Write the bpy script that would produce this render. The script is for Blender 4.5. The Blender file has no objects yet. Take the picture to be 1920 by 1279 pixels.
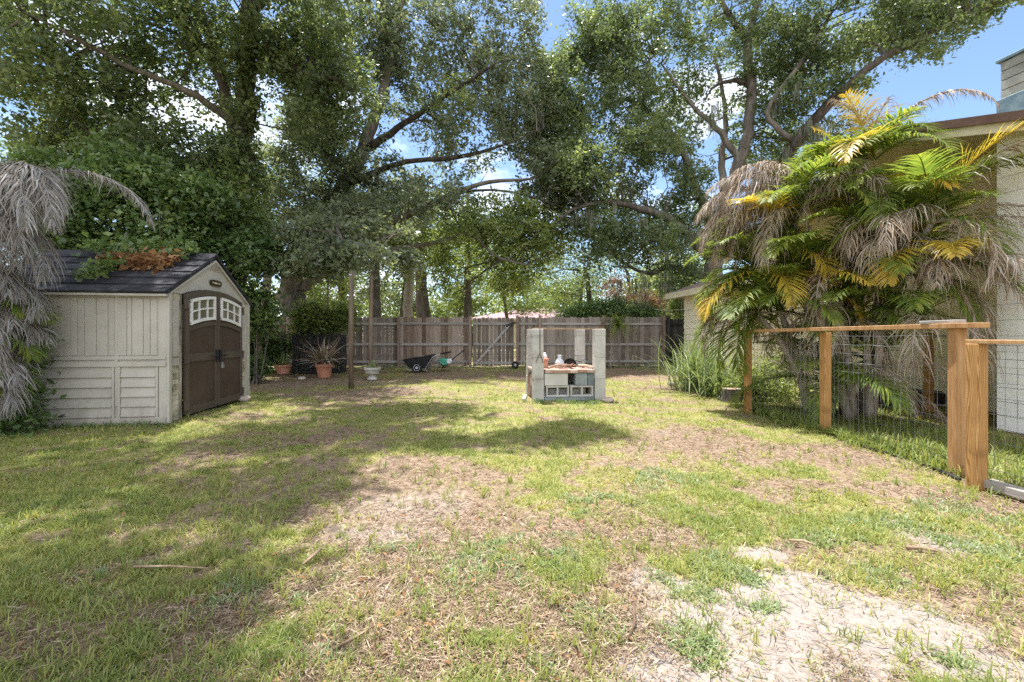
import bpy, math, random
import numpy as np
from mathutils import Vector, Matrix

random.seed(7)
RNG = np.random.default_rng(11)
SC = bpy.context.scene
COL = SC.collection
F, HY, CX, H = 800.0, 630.0, 960.0, 1.2       # focal length in photo pixels, horizon row, centre column, eye height


def at(px, py, Y):
    return np.array([(px - CX) * Y / F, Y, H - (py - HY) * Y / F])


def gp(px, py):
    p = at(px, py, F * H / (py - HY)); p[2] = 0
    return p


def lin(r, g, b):
    def f(c):
        c /= 255.0
        return c / 12.92 if c <= .04045 else ((c + .055) / 1.055) ** 2.4
    return (f(r), f(g), f(b), 1)


# ------------------------------------------------------------------ materials
def nodes_of(name):
    m = bpy.data.materials.new(name); m.use_nodes = True
    nt = m.node_tree; nt.nodes.clear()
    out = nt.nodes.new('ShaderNodeOutputMaterial')
    return m, nt, out


def N(nt, t, **kw):
    n = nt.nodes.new(t)
    for k, v in kw.items():
        if k in n.bl_rna.properties: setattr(n, k, v)
        else: n.inputs[k].default_value = v
    return n


def ramp(nt, stops):
    r = nt.nodes.new('ShaderNodeValToRGB'); e = r.color_ramp.elements
    while len(e) < len(stops): e.new(.5)
    for el, (p, c) in zip(e, stops):
        el.position = p; el.color = c if len(c) == 4 else (*c, 1)
    return r


def mat(name, stops, scale=6, rough=.8, bump=.25, stretch=(1, 1, 1), vamt=.35, spec=.3, metal=0, fine=None, space='Object', bdist=.01):
    """noise-coloured surface; vertex attribute v shifts the tone of each separate piece"""
    m, nt, out = nodes_of(name); L = nt.links.new
    bs = N(nt, 'ShaderNodeBsdfPrincipled', Roughness=rough, Metallic=metal)
    bs.inputs['Specular IOR Level'].default_value = spec
    tc = N(nt, 'ShaderNodeTexCoord'); mp = N(nt, 'ShaderNodeMapping'); mp.inputs['Scale'].default_value = stretch
    L(tc.outputs[space], mp.inputs[0])
    n1 = N(nt, 'ShaderNodeTexNoise', Scale=scale, Detail=7.0, Roughness=.62); L(mp.outputs[0], n1.inputs['Vector'])
    n2 = N(nt, 'ShaderNodeTexNoise', Scale=fine or scale * 7, Detail=5.0); L(mp.outputs[0], n2.inputs['Vector'])
    a = N(nt, 'ShaderNodeAttribute', attribute_name='v')
    add = N(nt, 'ShaderNodeMath', operation='MULTIPLY_ADD'); add.inputs[1].default_value = vamt; L(a.outputs['Fac'], add.inputs[0])
    mx = N(nt, 'ShaderNodeMath', operation='MULTIPLY_ADD'); mx.inputs[1].default_value = .4; L(n2.outputs['Fac'], mx.inputs[0])
    ml = N(nt, 'ShaderNodeMath', operation='MULTIPLY'); ml.inputs[1].default_value = .95; L(n1.outputs['Fac'], ml.inputs[0])
    L(ml.outputs[0], mx.inputs[2]); L(mx.outputs[0], add.inputs[2])
    sh = N(nt, 'ShaderNodeMath', operation='SUBTRACT'); sh.inputs[1].default_value = .18 + vamt * .5; L(add.outputs[0], sh.inputs[0])
    r = ramp(nt, stops); L(sh.outputs[0], r.inputs[0]); L(r.outputs[0], bs.inputs['Base Color'])
    if bump:
        b = N(nt, 'ShaderNodeBump', Strength=bump, Distance=bdist); L(mx.outputs[0], b.inputs['Height']); L(b.outputs[0], bs.inputs['Normal'])
    L(bs.outputs[0], out.inputs[0])
    return m


def leafmat(name, stops, trans=.5, rough=.40, spec=.6, tcol=(1.4, 1.35, .8), tint=.0):
    m, nt, out = nodes_of(name); L = nt.links.new
    a = N(nt, 'ShaderNodeAttribute', attribute_name='v')
    r = ramp(nt, stops); L(a.outputs['Fac'], r.inputs[0])
    bs = N(nt, 'ShaderNodeBsdfPrincipled', Roughness=rough); bs.inputs['Specular IOR Level'].default_value = spec
    L(r.outputs[0], bs.inputs['Base Color'])
    tr = N(nt, 'ShaderNodeBsdfTranslucent')
    mc = N(nt, 'ShaderNodeMix', data_type='RGBA', blend_type='MULTIPLY'); mc.inputs[0].default_value = 1
    L(r.outputs[0], mc.inputs[6]); mc.inputs[7].default_value = (*tcol, 1); L(mc.outputs[2], tr.inputs[0])
    ms = N(nt, 'ShaderNodeMixShader'); ms.inputs[0].default_value = trans
    L(bs.outputs[0], ms.inputs[1]); L(tr.outputs[0], ms.inputs[2]); L(ms.outputs[0], out.inputs[0])
    return m


G4 = lambda r, g, b: (r, g, b, 1)
OAK = [(0, G4(.060, .092, .045)), (.45, G4(.150, .200, .095)), (.8, G4(.25, .305, .135)), (1, G4(.38, .41, .20))]
OAKG = [(0, G4(.080, .104, .068)), (.45, G4(.175, .212, .135)), (.8, G4(.27, .30, .19)), (1, G4(.40, .43, .29))]
LIME = [(0, G4(.105, .15, .050)), (.5, G4(.225, .285, .090)), (1, G4(.40, .43, .15))]
MT = {}
MT['oak'] = leafmat('oak_leaf', OAK)
MT['oakg'] = leafmat('grey_oak_leaf', OAKG, rough=.38, spec=.6)
MT['lime'] = leafmat('fresh_leaf', LIME, trans=.5)
MT['vine'] = leafmat('vine_leaf', [(0, G4(.055, .10, .034)), (.5, G4(.125, .20, .065)), (1, G4(.28, .35, .12))], trans=.4)
MT['redleaf'] = leafmat('red_leaf', [(0, G4(.12, .05, .035)), (.5, G4(.20, .10, .07)), (1, G4(.22, .16, .07))], trans=.4)
MT['drybush'] = leafmat('dry_leaf', [(0, G4(.16, .075, .035)), (.5, G4(.30, .16, .075)), (1, G4(.42, .26, .13))], trans=.25, rough=.8, spec=.1, tcol=(1.1, .9, .6))
MT['moss'] = leafmat('moss', [(0, G4(.12, .13, .09)), (1, G4(.26, .27, .20))], trans=.3, rough=.9, spec=.05, tcol=(1, 1, .8))
MT['frond'] = leafmat('green_frond', [(0, G4(.06, .11, .022)), (.5, G4(.145, .215, .042)), (1, G4(.36, .36, .065))], trans=.5, rough=.5, spec=.35)
MT['yfrond'] = leafmat('yellow_frond', [(0, G4(.20, .24, .04)), (.4, G4(.46, .38, .05)), (.8, G4(.58, .38, .05)), (1, G4(.52, .27, .06))], trans=.4, rough=.4)
MT['gfrond'] = leafmat('grey_dead_frond', [(0, G4(.12, .09, .065)), (.4, G4(.24, .21, .18)), (.7, G4(.32, .31, .30)), (1, G4(.45, .45, .45))], trans=.18, rough=.7, spec=.2, tcol=(1, .9, .75))
MT['dfrond'] = leafmat('dead_frond', [(0, G4(.15, .095, .058)), (.35, G4(.31, .225, .155)), (.65, G4(.42, .36, .30)), (1, G4(.60, .57, .54))], trans=.18, rough=.7, spec=.2, tcol=(1, .85, .65))
MT['grass'] = leafmat('grass_blade', [(0, G4(.10, .155, .042)), (.4, G4(.225, .275, .075)), (.72, G4(.38, .365, .125)), (1, G4(.60, .50, .28))], trans=.4, rough=.5, spec=.3)
MT['weed'] = leafmat('weed_leaf', [(0, G4(.12, .175, .075)), (.6, G4(.22, .285, .125)), (1, G4(.36, .40, .19))], trans=.35, rough=.5)
MT['straw'] = leafmat('straw', [(0, G4(.085, .054, .034)), (.4, G4(.20, .135, .086)), (.8, G4(.33, .245, .165)), (1, G4(.48, .40, .30))], trans=.1, rough=.8, spec=.15, tcol=(1, .9, .7))
MT['bark'] = mat('bark', [(.25, G4(.036, .030, .026)), (.5, G4(.105, .09, .076)), (.8, G4(.235, .21, .182))], scale=5, stretch=(1, 1, .25), rough=.95, bump=.9, bdist=.05, spec=.1)
MT['palebark'] = mat('pale_bark', [(.2, G4(.20, .165, .135)), (.55, G4(.38, .325, .27)), (.85, G4(.55, .50, .44))], scale=4, stretch=(1, 1, .4), rough=.9, bump=.5, bdist=.03, spec=.1)
MT['greywood'] = mat('weathered_wood', [(.15, G4(.095, .075, .062)), (.45, G4(.215, .178, .150)), (.8, G4(.34, .295, .26))], scale=3, stretch=(9, 9, .7), vamt=.45, rough=.9, bump=.4, spec=.15)
MT['brownwood'] = mat('brown_fence_wood', [(.15, G4(.11, .075, .055)), (.5, G4(.26, .19, .15)), (.85, G4(.40, .33, .28))], scale=3, stretch=(9, 9, .7), vamt=.6, rough=.9, bump=.4, spec=.15)
MT['railgrey'] = mat('grey_rail_wood', [(.15, G4(.18, .165, .15)), (.5, G4(.33, .31, .29)), (.85, G4(.47, .45, .42))], scale=3, stretch=(.7, 9, 9), vamt=.3, rough=.9, bump=.3, spec=.15)
MT['darkwood'] = mat('dark_wet_wood', [(.2, G4(.012, .012, .012)), (.6, G4(.04, .038, .036)), (.9, G4(.12, .11, .10))], scale=3, stretch=(8, 8, .6), vamt=.5, rough=.9, bump=.3)
MT['pole'] = mat('pole_wood', [(.2, G4(.10, .070, .050)), (.5, G4(.20, .148, .108)), (.85, G4(.31, .24, .18))], scale=4, stretch=(6, 6, .5), rough=.85, bump=.3)


def post_wood():
    m, nt, out = nodes_of('treated_pine'); L = nt.links.new
    bs = N(nt, 'ShaderNodeBsdfPrincipled', Roughness=.7); bs.inputs['Specular IOR Level'].default_value = .25
    tc = N(nt, 'ShaderNodeTexCoord'); mp = N(nt, 'ShaderNodeMapping'); mp.inputs['Scale'].default_value = (1, 1, .12)
    L(tc.outputs['Object'], mp.inputs[0])
    nz = N(nt, 'ShaderNodeTexNoise', Scale=9.0, Detail=2.0); L(mp.outputs[0], nz.inputs['Vector'])
    ad = N(nt, 'ShaderNodeVectorMath', operation='MULTIPLY_ADD'); ad.inputs[1].default_value = (.16, .16, .16)
    L(nz.outputs['Color'], ad.inputs[0]); L(mp.outputs[0], ad.inputs[2])
    wv = N(nt, 'ShaderNodeTexWave', wave_type='RINGS', rings_direction='Z', Scale=26.0, Distortion=2.2, Detail=3.0)
    L(ad.outputs[0], wv.inputs['Vector'])
    st = N(nt, 'ShaderNodeTexNoise', Scale=5.0, Detail=5.0); L(tc.outputs['Object'], st.inputs['Vector'])
    fi = N(nt, 'ShaderNodeTexNoise', Scale=60.0, Detail=3.0); mp2 = N(nt, 'ShaderNodeMapping'); mp2.inputs['Scale'].default_value = (1, 1, .05)
    L(tc.outputs['Object'], mp2.inputs[0]); L(mp2.outputs[0], fi.inputs['Vector'])
    r1 = ramp(nt, [(.1, G4(.54, .32, .135)), (.6, G4(.46, .245, .085)), (.95, G4(.33, .15, .042))]); L(wv.outputs['Fac'], r1.inputs[0])
    r2 = ramp(nt, [(.28, G4(.50, .47, .44)), (.42, G4(.85, .84, .82)), (.58, G4(1, 1, 1)), (.75, G4(1.12, 1.02, .88))]); L(st.outputs['Fac'], r2.inputs[0])
    mc = N(nt, 'ShaderNodeMix', data_type='RGBA', blend_type='MULTIPLY'); mc.inputs[0].default_value = .8
    L(r1.outputs[0], mc.inputs[6]); L(r2.outputs[0], mc.inputs[7])
    r3 = ramp(nt, [(.35, G4(.72, .72, .72)), (.6, G4(1, 1, 1))]); L(fi.outputs['Fac'], r3.inputs[0])
    mc2 = N(nt, 'ShaderNodeMix', data_type='RGBA', blend_type='MULTIPLY'); mc2.inputs[0].default_value = .7
    L(mc.outputs[2], mc2.inputs[6]); L(r3.outputs[0], mc2.inputs[7])
    L(mc2.outputs[2], bs.inputs['Base Color'])
    b = N(nt, 'ShaderNodeBump', Strength=.25, Distance=.006); L(fi.outputs['Fac'], b.inputs['Height']); L(b.outputs[0], bs.inputs['Normal'])
    L(bs.outputs[0], out.inputs[0])
    return m


MT['post'] = post_wood()
def stained(name, src):
    m = MT[src].copy(); m.name = name; nt = m.node_tree; L = nt.links.new; bs = [n for n in nt.nodes if n.type == 'BSDF_PRINCIPLED'][0]
    old = bs.inputs['Base Color'].links[0].from_socket; tc = [n for n in nt.nodes if n.type == 'TEX_COORD'][0]
    sx = N(nt, 'ShaderNodeSeparateXYZ'); L(tc.outputs['Object'], sx.inputs[0]); nz = N(nt, 'ShaderNodeTexNoise', Scale=9.0, Detail=6.0); mp = N(nt, 'ShaderNodeMapping'); mp.inputs['Scale'].default_value = (1, 1, .35); L(tc.outputs['Object'], mp.inputs[0]); L(mp.outputs[0], nz.inputs['Vector'])
    h = N(nt, 'ShaderNodeMath', operation='MULTIPLY_ADD'); h.inputs[1].default_value = -.75; L(nz.outputs['Fac'], h.inputs[0]); L(sx.outputs[2], h.inputs[2])
    r = N(nt, 'ShaderNodeMapRange'); r.inputs[1].default_value = -.12; r.inputs[2].default_value = -.42; r.inputs[3].default_value = 0; r.inputs[4].default_value = .4; L(h.outputs[0], r.inputs[0])
    mx = N(nt, 'ShaderNodeMix', data_type='RGBA'); L(r.outputs[0], mx.inputs[0]); L(old, mx.inputs[6]); mx.inputs[7].default_value = lin(112, 102, 84); L(mx.outputs[2], bs.inputs['Base Color']); MT[name] = m


MT['oldpost'] = mat('weathered_pine', [(.15, G4(.18, .085, .035)), (.45, G4(.40, .225, .10)), (.85, G4(.52, .35, .20))], scale=4, stretch=(7, 7, .5), vamt=.2, rough=.8, bump=.3, spec=.2)
MT['shed'] = mat('shed_resin', [(.1, lin(140, 136, 126)), (.5, lin(177, 172, 161)), (.9, lin(197, 192, 181))], scale=1.6, vamt=.12, rough=.6, bump=.08, fine=60)
stained('shedwall', 'shed')
MT['mildew'] = mat('mildewed_resin', [(.25, lin(92, 88, 70)), (.48, lin(172, 164, 142)), (.7, lin(206, 198, 182))], scale=7, vamt=.2, rough=.75, bump=.08, fine=50, stretch=(1, 1, .4))
MT['shingle'] = mat('shed_shingle', [(.2, lin(30, 30, 34)), (.55, lin(52, 51, 56)), (.9, lin(84, 82, 84))], scale=5, vamt=.35, rough=.75, bump=.4, fine=70)
MT['door'] = mat('door_resin', [(.1, lin(66, 57, 49)), (.5, lin(84, 74, 64)), (.9, lin(100, 90, 78))], scale=2, vamt=.12, rough=.55, bump=.06, fine=70)
MT['doordark'] = mat('door_panel_resin', [(.1, lin(60, 49, 41)), (.5, lin(76, 63, 53)), (.9, lin(92, 78, 66))], scale=2, vamt=.12, rough=.5, bump=.06, fine=70)
MT['whitetrim'] = mat('white_trim', [(.2, lin(205, 203, 196)), (.8, lin(235, 234, 230))], scale=4, vamt=.1, rough=.5, bump=.05)
MT['pane'] = mat('dusty_pane', [(.2, lin(70, 68, 55)), (.6, lin(108, 104, 86)), (.9, lin(140, 136, 116))], scale=5, vamt=.2, rough=.12, bump=0, spec=.6)
MT['black'] = mat('black_plastic', [(.2, G4(.012, .012, .014)), (.7, G4(.034, .035, .040)), (1, G4(.09, .09, .10))], scale=8, vamt=.3, rough=.45, bump=.1)
MT['rubber'] = mat('rubber', [(.2, G4(.012, .012, .012)), (.8, G4(.035, .034, .033))], scale=12, rough=.85)
MT['steel'] = mat('dull_steel', [(.2, lin(120, 120, 122)), (.8, lin(185, 185, 186))], scale=8, rough=.45, metal=.6, bump=.1)
MT['hub'] = mat('wheel_hub', [(.2, lin(165, 170, 182)), (.8, lin(215, 218, 226))], scale=8, rough=.5)
MT['teal'] = mat('teal_paint', [(.2, lin(48, 130, 112)), (.8, lin(86, 178, 152))], scale=8, rough=.5)
MT['terra'] = mat('terracotta', [(.15, lin(150, 100, 78)), (.5, lin(190, 132, 106)), (.9, lin(214, 170, 146))], scale=6, rough=.9, bump=.2)
MT['whitepot'] = mat('whitewashed_pot', [(.15, lin(135, 130, 122)), (.5, lin(190, 186, 178)), (.9, lin(225, 222, 214))], scale=6, rough=.8, bump=.2)
MT['soil'] = mat('potting_soil', [(.2, G4(.03, .02, .014)), (.8, G4(.10, .07, .05))], scale=25, rough=.95, bump=.8)
MT['concrete'] = mat('concrete_block', [(.12, lin(112, 108, 102)), (.45, lin(172, 170, 164)), (.85, lin(204, 202, 196))], scale=3.5, vamt=.3, rough=.92, bump=.35, fine=90)
MT['greyblock'] = mat('grey_block', [(.15, lin(84, 94, 98)), (.5, lin(124, 132, 134)), (.9, lin(158, 164, 164))], scale=5, vamt=.3, rough=.92, bump=.3, fine=90)
MT['rust'] = mat('rusty_steel', [(.2, lin(70, 40, 26)), (.6, lin(128, 78, 50)), (.9, lin(160, 112, 80))], scale=14, rough=.85, bump=.3)
MT['brick'] = mat('old_brick', [(.15, lin(92, 66, 54)), (.45, lin(140, 108, 92)), (.9, lin(200, 182, 168))], scale=6, vamt=.5, rough=.95, bump=.5)
MT['ceramic'] = mat('white_ceramic', [(.3, lin(205, 210, 218)), (.8, lin(236, 238, 240))], scale=6, rough=.15, bump=0, spec=.6)
MT['logwood'] = mat('dry_log', [(.2, lin(120, 92, 72)), (.6, lin(178, 150, 126)), (.9, lin(212, 192, 170))], scale=6, vamt=.4, rough=.95, bump=.5, stretch=(1, 1, 1))
MT['twig'] = mat('twig_wood', [(.2, lin(92, 74, 60)), (.6, lin(150, 126, 104)), (.9, lin(196, 176, 150))], scale=12, rough=.95, bump=.4)
MT['wire'] = mat('galvanised_wire', [(.2, lin(82, 84, 86)), (.8, lin(140, 142, 144))], scale=20, rough=.5, metal=.5, bump=0)
MT['hose'] = mat('black_tube', [(.2, G4(.015, .015, .014)), (.8, G4(.05, .048, .045))], scale=10, rough=.7)
MT['timber'] = mat('grey_timber', [(.15, lin(92, 88, 84)), (.5, lin(148, 142, 136)), (.9, lin(188, 182, 174))], scale=4, stretch=(4, .5, 4), rough=.9, bump=.3)
MT['blockwall'] = mat('painted_block', [(.1, lin(206, 207, 202)), (.45, lin(238, 237, 230)), (.9, lin(246, 245, 240))], scale=1.3, vamt=.1, rough=.85, bump=.2, fine=60)
MT['siding'] = mat('cream_siding', [(.1, lin(214, 202, 172)), (.5, lin(236, 227, 202)), (.9, lin(242, 235, 214))], scale=1.5, vamt=.15, rough=.75, bump=.1, fine=50)
MT['fascia'] = mat('dark_fascia', [(.2, lin(62, 46, 40)), (.8, lin(104, 80, 70))], scale=4, rough=.8)
MT['creamtrim'] = mat('cream_trim', [(.2, lin(186, 176, 148)), (.8, lin(216, 208, 184))], scale=3, rough=.8, vamt=.1)
MT['roofing'] = mat('roof_shingle', [(.2, lin(70, 58, 54)), (.6, lin(108, 94, 88)), (.9, lin(140, 124, 116))], scale=8, rough=.95, bump=.5)
MT['pinkroof'] = mat('pink_shingle', [(.2, lin(120, 96, 98)), (.6, lin(176, 146, 146)), (.9, lin(205, 180, 176))], scale=6, rough=.95, bump=.4, vamt=.3)
MT['greylap'] = mat('weathered_lap', [(.15, lin(104, 108, 100)), (.5, lin(148, 150, 142)), (.9, lin(180, 182, 172))], scale=5, vamt=.3, rough=.85, bump=.25)
MT['flashing'] = mat('roof_flashing', [(.15, lin(76, 98, 110)), (.5, lin(112, 136, 146)), (.9, lin(160, 176, 180))], scale=8, rough=.5, metal=.2, bump=.1)
MT['rock'] = mat('rock', [(.15, lin(120, 106, 96)), (.5, lin(170, 156, 144)), (.9, lin(208, 196, 186))], scale=5, rough=.95, bump=.5)
MT['plate'] = mat('sign_plate', [(.3, lin(46, 40, 36)), (.8, lin(66, 58, 52))], scale=9, rough=.5)
MT['gold'] = mat('pale_lettering', [(.3, lin(176, 158, 122)), (.8, lin(206, 190, 156))], scale=9, rough=.5)


# ------------------------------------------------------------------ mesh helpers
class MB:
    def __init__(s): s.v, s.f, s.a, s.m = [], [], [], []

    def add(s, vs, fs, m=0, v=None):
        b = len(s.v); v = random.random() if v is None else v
        s.v += [tuple(p) for p in vs]; s.a += [v] * len(vs)
        s.f += [tuple(i + b for i in f) for f in fs]; s.m += [m] * len(fs)
        return s

    def box(s, c, d, R=None, m=0, v=None):
        c = np.array(c, float); x, y, z = [k / 2 for k in d]
        P = np.array([[-x, -y, -z], [x, -y, -z], [x, y, -z], [-x, y, -z], [-x, -y, z], [x, -y, z], [x, y, z], [-x, y, z]])
        if R is not None: P = P @ np.array(R).T
        return s.add(P + c, [(3, 2, 1, 0), (4, 5, 6, 7), (0, 1, 5, 4), (1, 2, 6, 5), (2, 3, 7, 6), (3, 0, 4, 7)], m, v)

    def bar(s, a, b, w, h, up=(0, 0, 1), m=0, v=None):
        a, b = np.array(a, float), np.array(b, float); d = b - a; L = np.linalg.norm(d); d /= L
        u = np.array(up, float); sx = np.cross(d, u)
        if np.linalg.norm(sx) < 1e-4: sx = np.cross(d, [0, 1, 0])
        sx /= np.linalg.norm(sx); u = np.cross(sx, d)
        return s.box((a + b) / 2, (L, w, h), np.stack([d, sx, u], 1), m, v)

    def tube(s, pts, rad, n=8, m=0, v=None, cap=True, jit=0):
        pts = [np.array(p, float) for p in pts]; k = len(pts)
        rad = [rad] * k if np.isscalar(rad) else rad
        V, ref = [], None
        for i, p in enumerate(pts):
            t = pts[min(i + 1, k - 1)] - pts[max(i - 1, 0)]; t = t / (np.linalg.norm(t) + 1e-9)
            if ref is None:
                ref = np.cross(t, [0, 1, .1] if abs(t[1]) < .9 else [1, 0, 0])
            ref = ref - t * ref.dot(t); ref /= np.linalg.norm(ref) + 1e-9
            bn = np.cross(t, ref)
            for j in range(n):
                a = 2 * math.pi * j / n; r = rad[i] * (1 + jit * (random.random() - .5))
                V.append(p + r * (math.cos(a) * ref + math.sin(a) * bn))
        Fs = [(i * n + j, i * n + (j + 1) % n, (i + 1) * n + (j + 1) % n, (i + 1) * n + j) for i in range(k - 1) for j in range(n)]
        if cap: Fs += [tuple(range(n - 1, -1, -1)), tuple((k - 1) * n + j for j in range(n))]
        return s.add(V, Fs, m, v)

    def lathe(s, prof, c=(0, 0, 0), n=20, m=0, v=None, R=None):
        V = np.array([(r * math.cos(2 * math.pi * j / n), r * math.sin(2 * math.pi * j / n), z) for r, z in prof for j in range(n)])
        if R is not None: V = V @ np.array(R).T
        k = len(prof)
        Fs = [(i * n + j, i * n + (j + 1) % n, (i + 1) * n + (j + 1) % n, (i + 1) * n + j) for i in range(k - 1) for j in range(n)]
        Fs += [tuple(range(n - 1, -1, -1)), tuple((k - 1) * n + j for j in range(n))]
        return s.add(V + np.array(c, float), Fs, m, v)

    def prism(s, poly, ext, m=0, v=None):
        A = [np.array(p, float) for p in poly]; e = np.array(ext, float); n = len(A)
        Fs = [tuple(range(n - 1, -1, -1)), tuple(range(n, 2 * n))] + [(i, (i + 1) % n, n + (i + 1) % n, n + i) for i in range(n)]
        return s.add(A + [p + e for p in A], Fs, m, v)

    def build(s, name, mats, parent=None, smooth=False, bevel=0, loc=None):
        me = bpy.data.meshes.new(name)
        me.from_pydata(s.v, [], s.f)
        for mm in (mats if isinstance(mats, (list, tuple)) else [mats]): me.materials.append(MT[mm] if isinstance(mm, str) else mm)
        at_ = me.attributes.new('v', 'FLOAT', 'POINT'); at_.data.foreach_set('value', s.a)
        me.polygons.foreach_set('material_index', s.m)
        if smooth: me.polygons.foreach_set('use_smooth', [True] * len(s.f))
        me.update()
        o = bpy.data.objects.new(name, me); COL.objects.link(o)
        if parent is not None: o.parent = parent
        if loc is not None: o.location = loc
        if bevel:
            b = o.modifiers.new('edge', 'BEVEL'); b.width = bevel; b.segments = 1; b.limit_method = 'ANGLE'; b.angle_limit = .6
        return o


def npmesh(name, V, nper, faces, v, material, parent=None, smooth=False, loc=None):
    """many copies of one small face pattern; V is (count, nper, 3)"""
    cnt = V.shape[0]; base = (np.arange(cnt) * nper)[:, None]
    me = bpy.data.meshes.new(name); Vf = V.reshape(-1, 3)
    if loc is not None: Vf = Vf - np.array(loc)
    idx, tot = [], []
    loops = np.concatenate([base + np.array(f)[None, :] for f in faces], 1).ravel()
    tot = np.tile([len(f) for f in faces], cnt)
    me.vertices.add(len(Vf)); me.vertices.foreach_set('co', Vf.astype(np.float32).ravel())
    me.loops.add(len(loops)); me.loops.foreach_set('vertex_index', loops.astype(np.int32))
    me.polygons.add(len(tot)); st = np.concatenate([[0], np.cumsum(tot)[:-1]])
    me.polygons.foreach_set('loop_start', st.astype(np.int32)); me.polygons.foreach_set('loop_total', tot.astype(np.int32))
    if smooth: me.polygons.foreach_set('use_smooth', np.ones(len(tot), bool))
    me.update(calc_edges=True)
    a = me.attributes.new('v', 'FLOAT', 'POINT'); a.data.foreach_set('value', np.repeat(v, nper).astype(np.float32))
    me.materials.append(MT[material])
    o = bpy.data.objects.new(name, me); COL.objects.link(o)
    if parent is not None: o.parent = parent
    elif loc is not None: o.location = loc
    return o


def tag(o, label=None, cat=None, group=None, kind=None):
    for k, v in (('label', label), ('category', cat), ('group', group), ('kind', kind)):
        if v: o[k] = v
    return o


def thing(name, loc, label, cat, group=None, rz=0):
    o = bpy.data.objects.new(name, None); COL.objects.link(o); o.empty_display_size = .2
    o.location = loc; o.rotation_euler.z = rz
    return tag(o, label, cat, group)


def dup(root, loc, label=None, rz=None, scale=None):
    r = root.copy(); COL.objects.link(r); r.location = loc
    if label: r['label'] = label
    if rz is not None: r.rotation_euler.z = rz
    if scale: r.scale = (scale,) * 3
    for ch in list(root.children):
        c = ch.copy(); COL.objects.link(c); c.parent = r
        for g in list(ch.children):
            d = g.copy(); COL.objects.link(d); d.parent = c
    return r


# ------------------------------------------------------------------ noise
def _hash(ix, iy, iz, seed):
    n = (ix * 374761393 + iy * 668265263 + iz * 2147483647 + seed * 1274126177) & 0xFFFFFFFF
    n = ((n ^ (n >> 13)) * 1274126177) & 0xFFFFFFFF
    return ((n ^ (n >> 16)) & 0xFFFF) / 65535.0


def vnoise(p, seed=0):
    p = np.asarray(p, float)
    if p.shape[1] == 2: p = np.concatenate([p, np.zeros((len(p), 1))], 1)
    i = np.floor(p).astype(np.int64); f = p - i; f = f * f * (3 - 2 * f); r = 0
    for dx in (0, 1):
        for dy in (0, 1):
            for dz in (0, 1):
                w = (f[:, 0] if dx else 1 - f[:, 0]) * (f[:, 1] if dy else 1 - f[:, 1]) * (f[:, 2] if dz else 1 - f[:, 2])
                r = r + w * _hash(i[:, 0] + dx, i[:, 1] + dy, i[:, 2] + dz, seed)
    return r


def fbm(p, o=4, seed=0):
    p = np.asarray(p, float); r = 0; a = .5; t = 0
    for k in range(o):
        r = r + a * vnoise(p * 2 ** k + 17.3 * k, seed + k); t += a; a *= .55
    return r / t


def sstep(a, b, x):
    t = np.clip((x - a) / (b - a), 0, 1); return t * t * (3 - 2 * t)


# ------------------------------------------------------------------ ground
SAND = [(1650, 1180, 340, 95, 1), (1420, 1265, 260, 60, 1), (1480, 1120, 160, 40, .9), (1230, 1085, 70, 28, .9), (1430, 1030, 70, 24, .9), (1520, 1095, 110, 32, .9),
        (1790, 1020, 95, 28, .8), (1850, 1255, 200, 50, 1), (755, 1003, 150, 34, .55), (830, 950, 190, 40, .46), (1000, 960, 110, 30, .36), (1220, 1002, 55, 22, .5), (1290, 940, 30, 14, .3),
        (1250, 815, 60, 14, .4), (1700, 1000, 60, 18, .5), (1840, 880, 60, 14, .4)]
LITT = [(800, 1190, 620, 130, 1), (1080, 1000, 200, 60, .8), (420, 1180, 200, 60, .8), (700, 1080, 320, 60, .9), (560, 1150, 260, 90, .8), (900, 1250, 500, 60, .9), (1320, 845, 260, 40, .7), (480, 1260, 260, 50, .7), (930, 975, 190, 45, .9), (700, 1010, 200, 60, .7), (1340, 840, 180, 38, .9), (1500, 850, 170, 30, .8), (540, 828, 130, 26, 1),
        (400, 862, 80, 26, 1), (310, 905, 60, 18, .6), (680, 742, 110, 16, 1), (560, 716, 150, 14, 1), (1250, 1010, 120, 40, .8), (1180, 1100, 120, 60, .8), (1560, 915, 200, 22, .5), (1780, 935, 130, 26, .8),
        (780, 880, 160, 26, .5), (300, 1140, 130, 40, .55), (60, 1200, 120, 40, .6), (880, 708, 160, 9, .6), (1180, 700, 110, 10, .8), (1250, 735, 90, 14, .6), (620, 960, 60, 40, .5), (1850, 1110, 120, 30, .6)]
LUSH = [(250, 830, 330, 50, .9), (130, 930, 240, 80, .9), (620, 780, 280, 24, .7), (900, 745, 260, 40, .7), (1200, 755, 180, 40, .4), (960, 830, 250, 40, .5), (1500, 980, 330, 40, .6), (1800, 985, 140, 30, .8), (1250, 900, 250, 36, .5),
        (150, 1080, 200, 50, .5), (1660, 830, 220, 60, .8)]


def ell(lst, x, y, d):
    r = np.zeros_like(x)
    for px, py, rx, ry, w in lst:
        c = gp(px, py); Y1 = F * H / (py - ry - HY); Y0 = F * H / (py + ry - HY)
        a = rx * c[1] / F; b = (Y1 - Y0) / 2; yc = (Y1 + Y0) / 2
        q = np.sqrt(((x - c[0]) / a) ** 2 + ((y - yc) / b) ** 2)
        r = np.maximum(r, w * (1 - sstep(.35, 1.40, q + d)))
    return r


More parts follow.
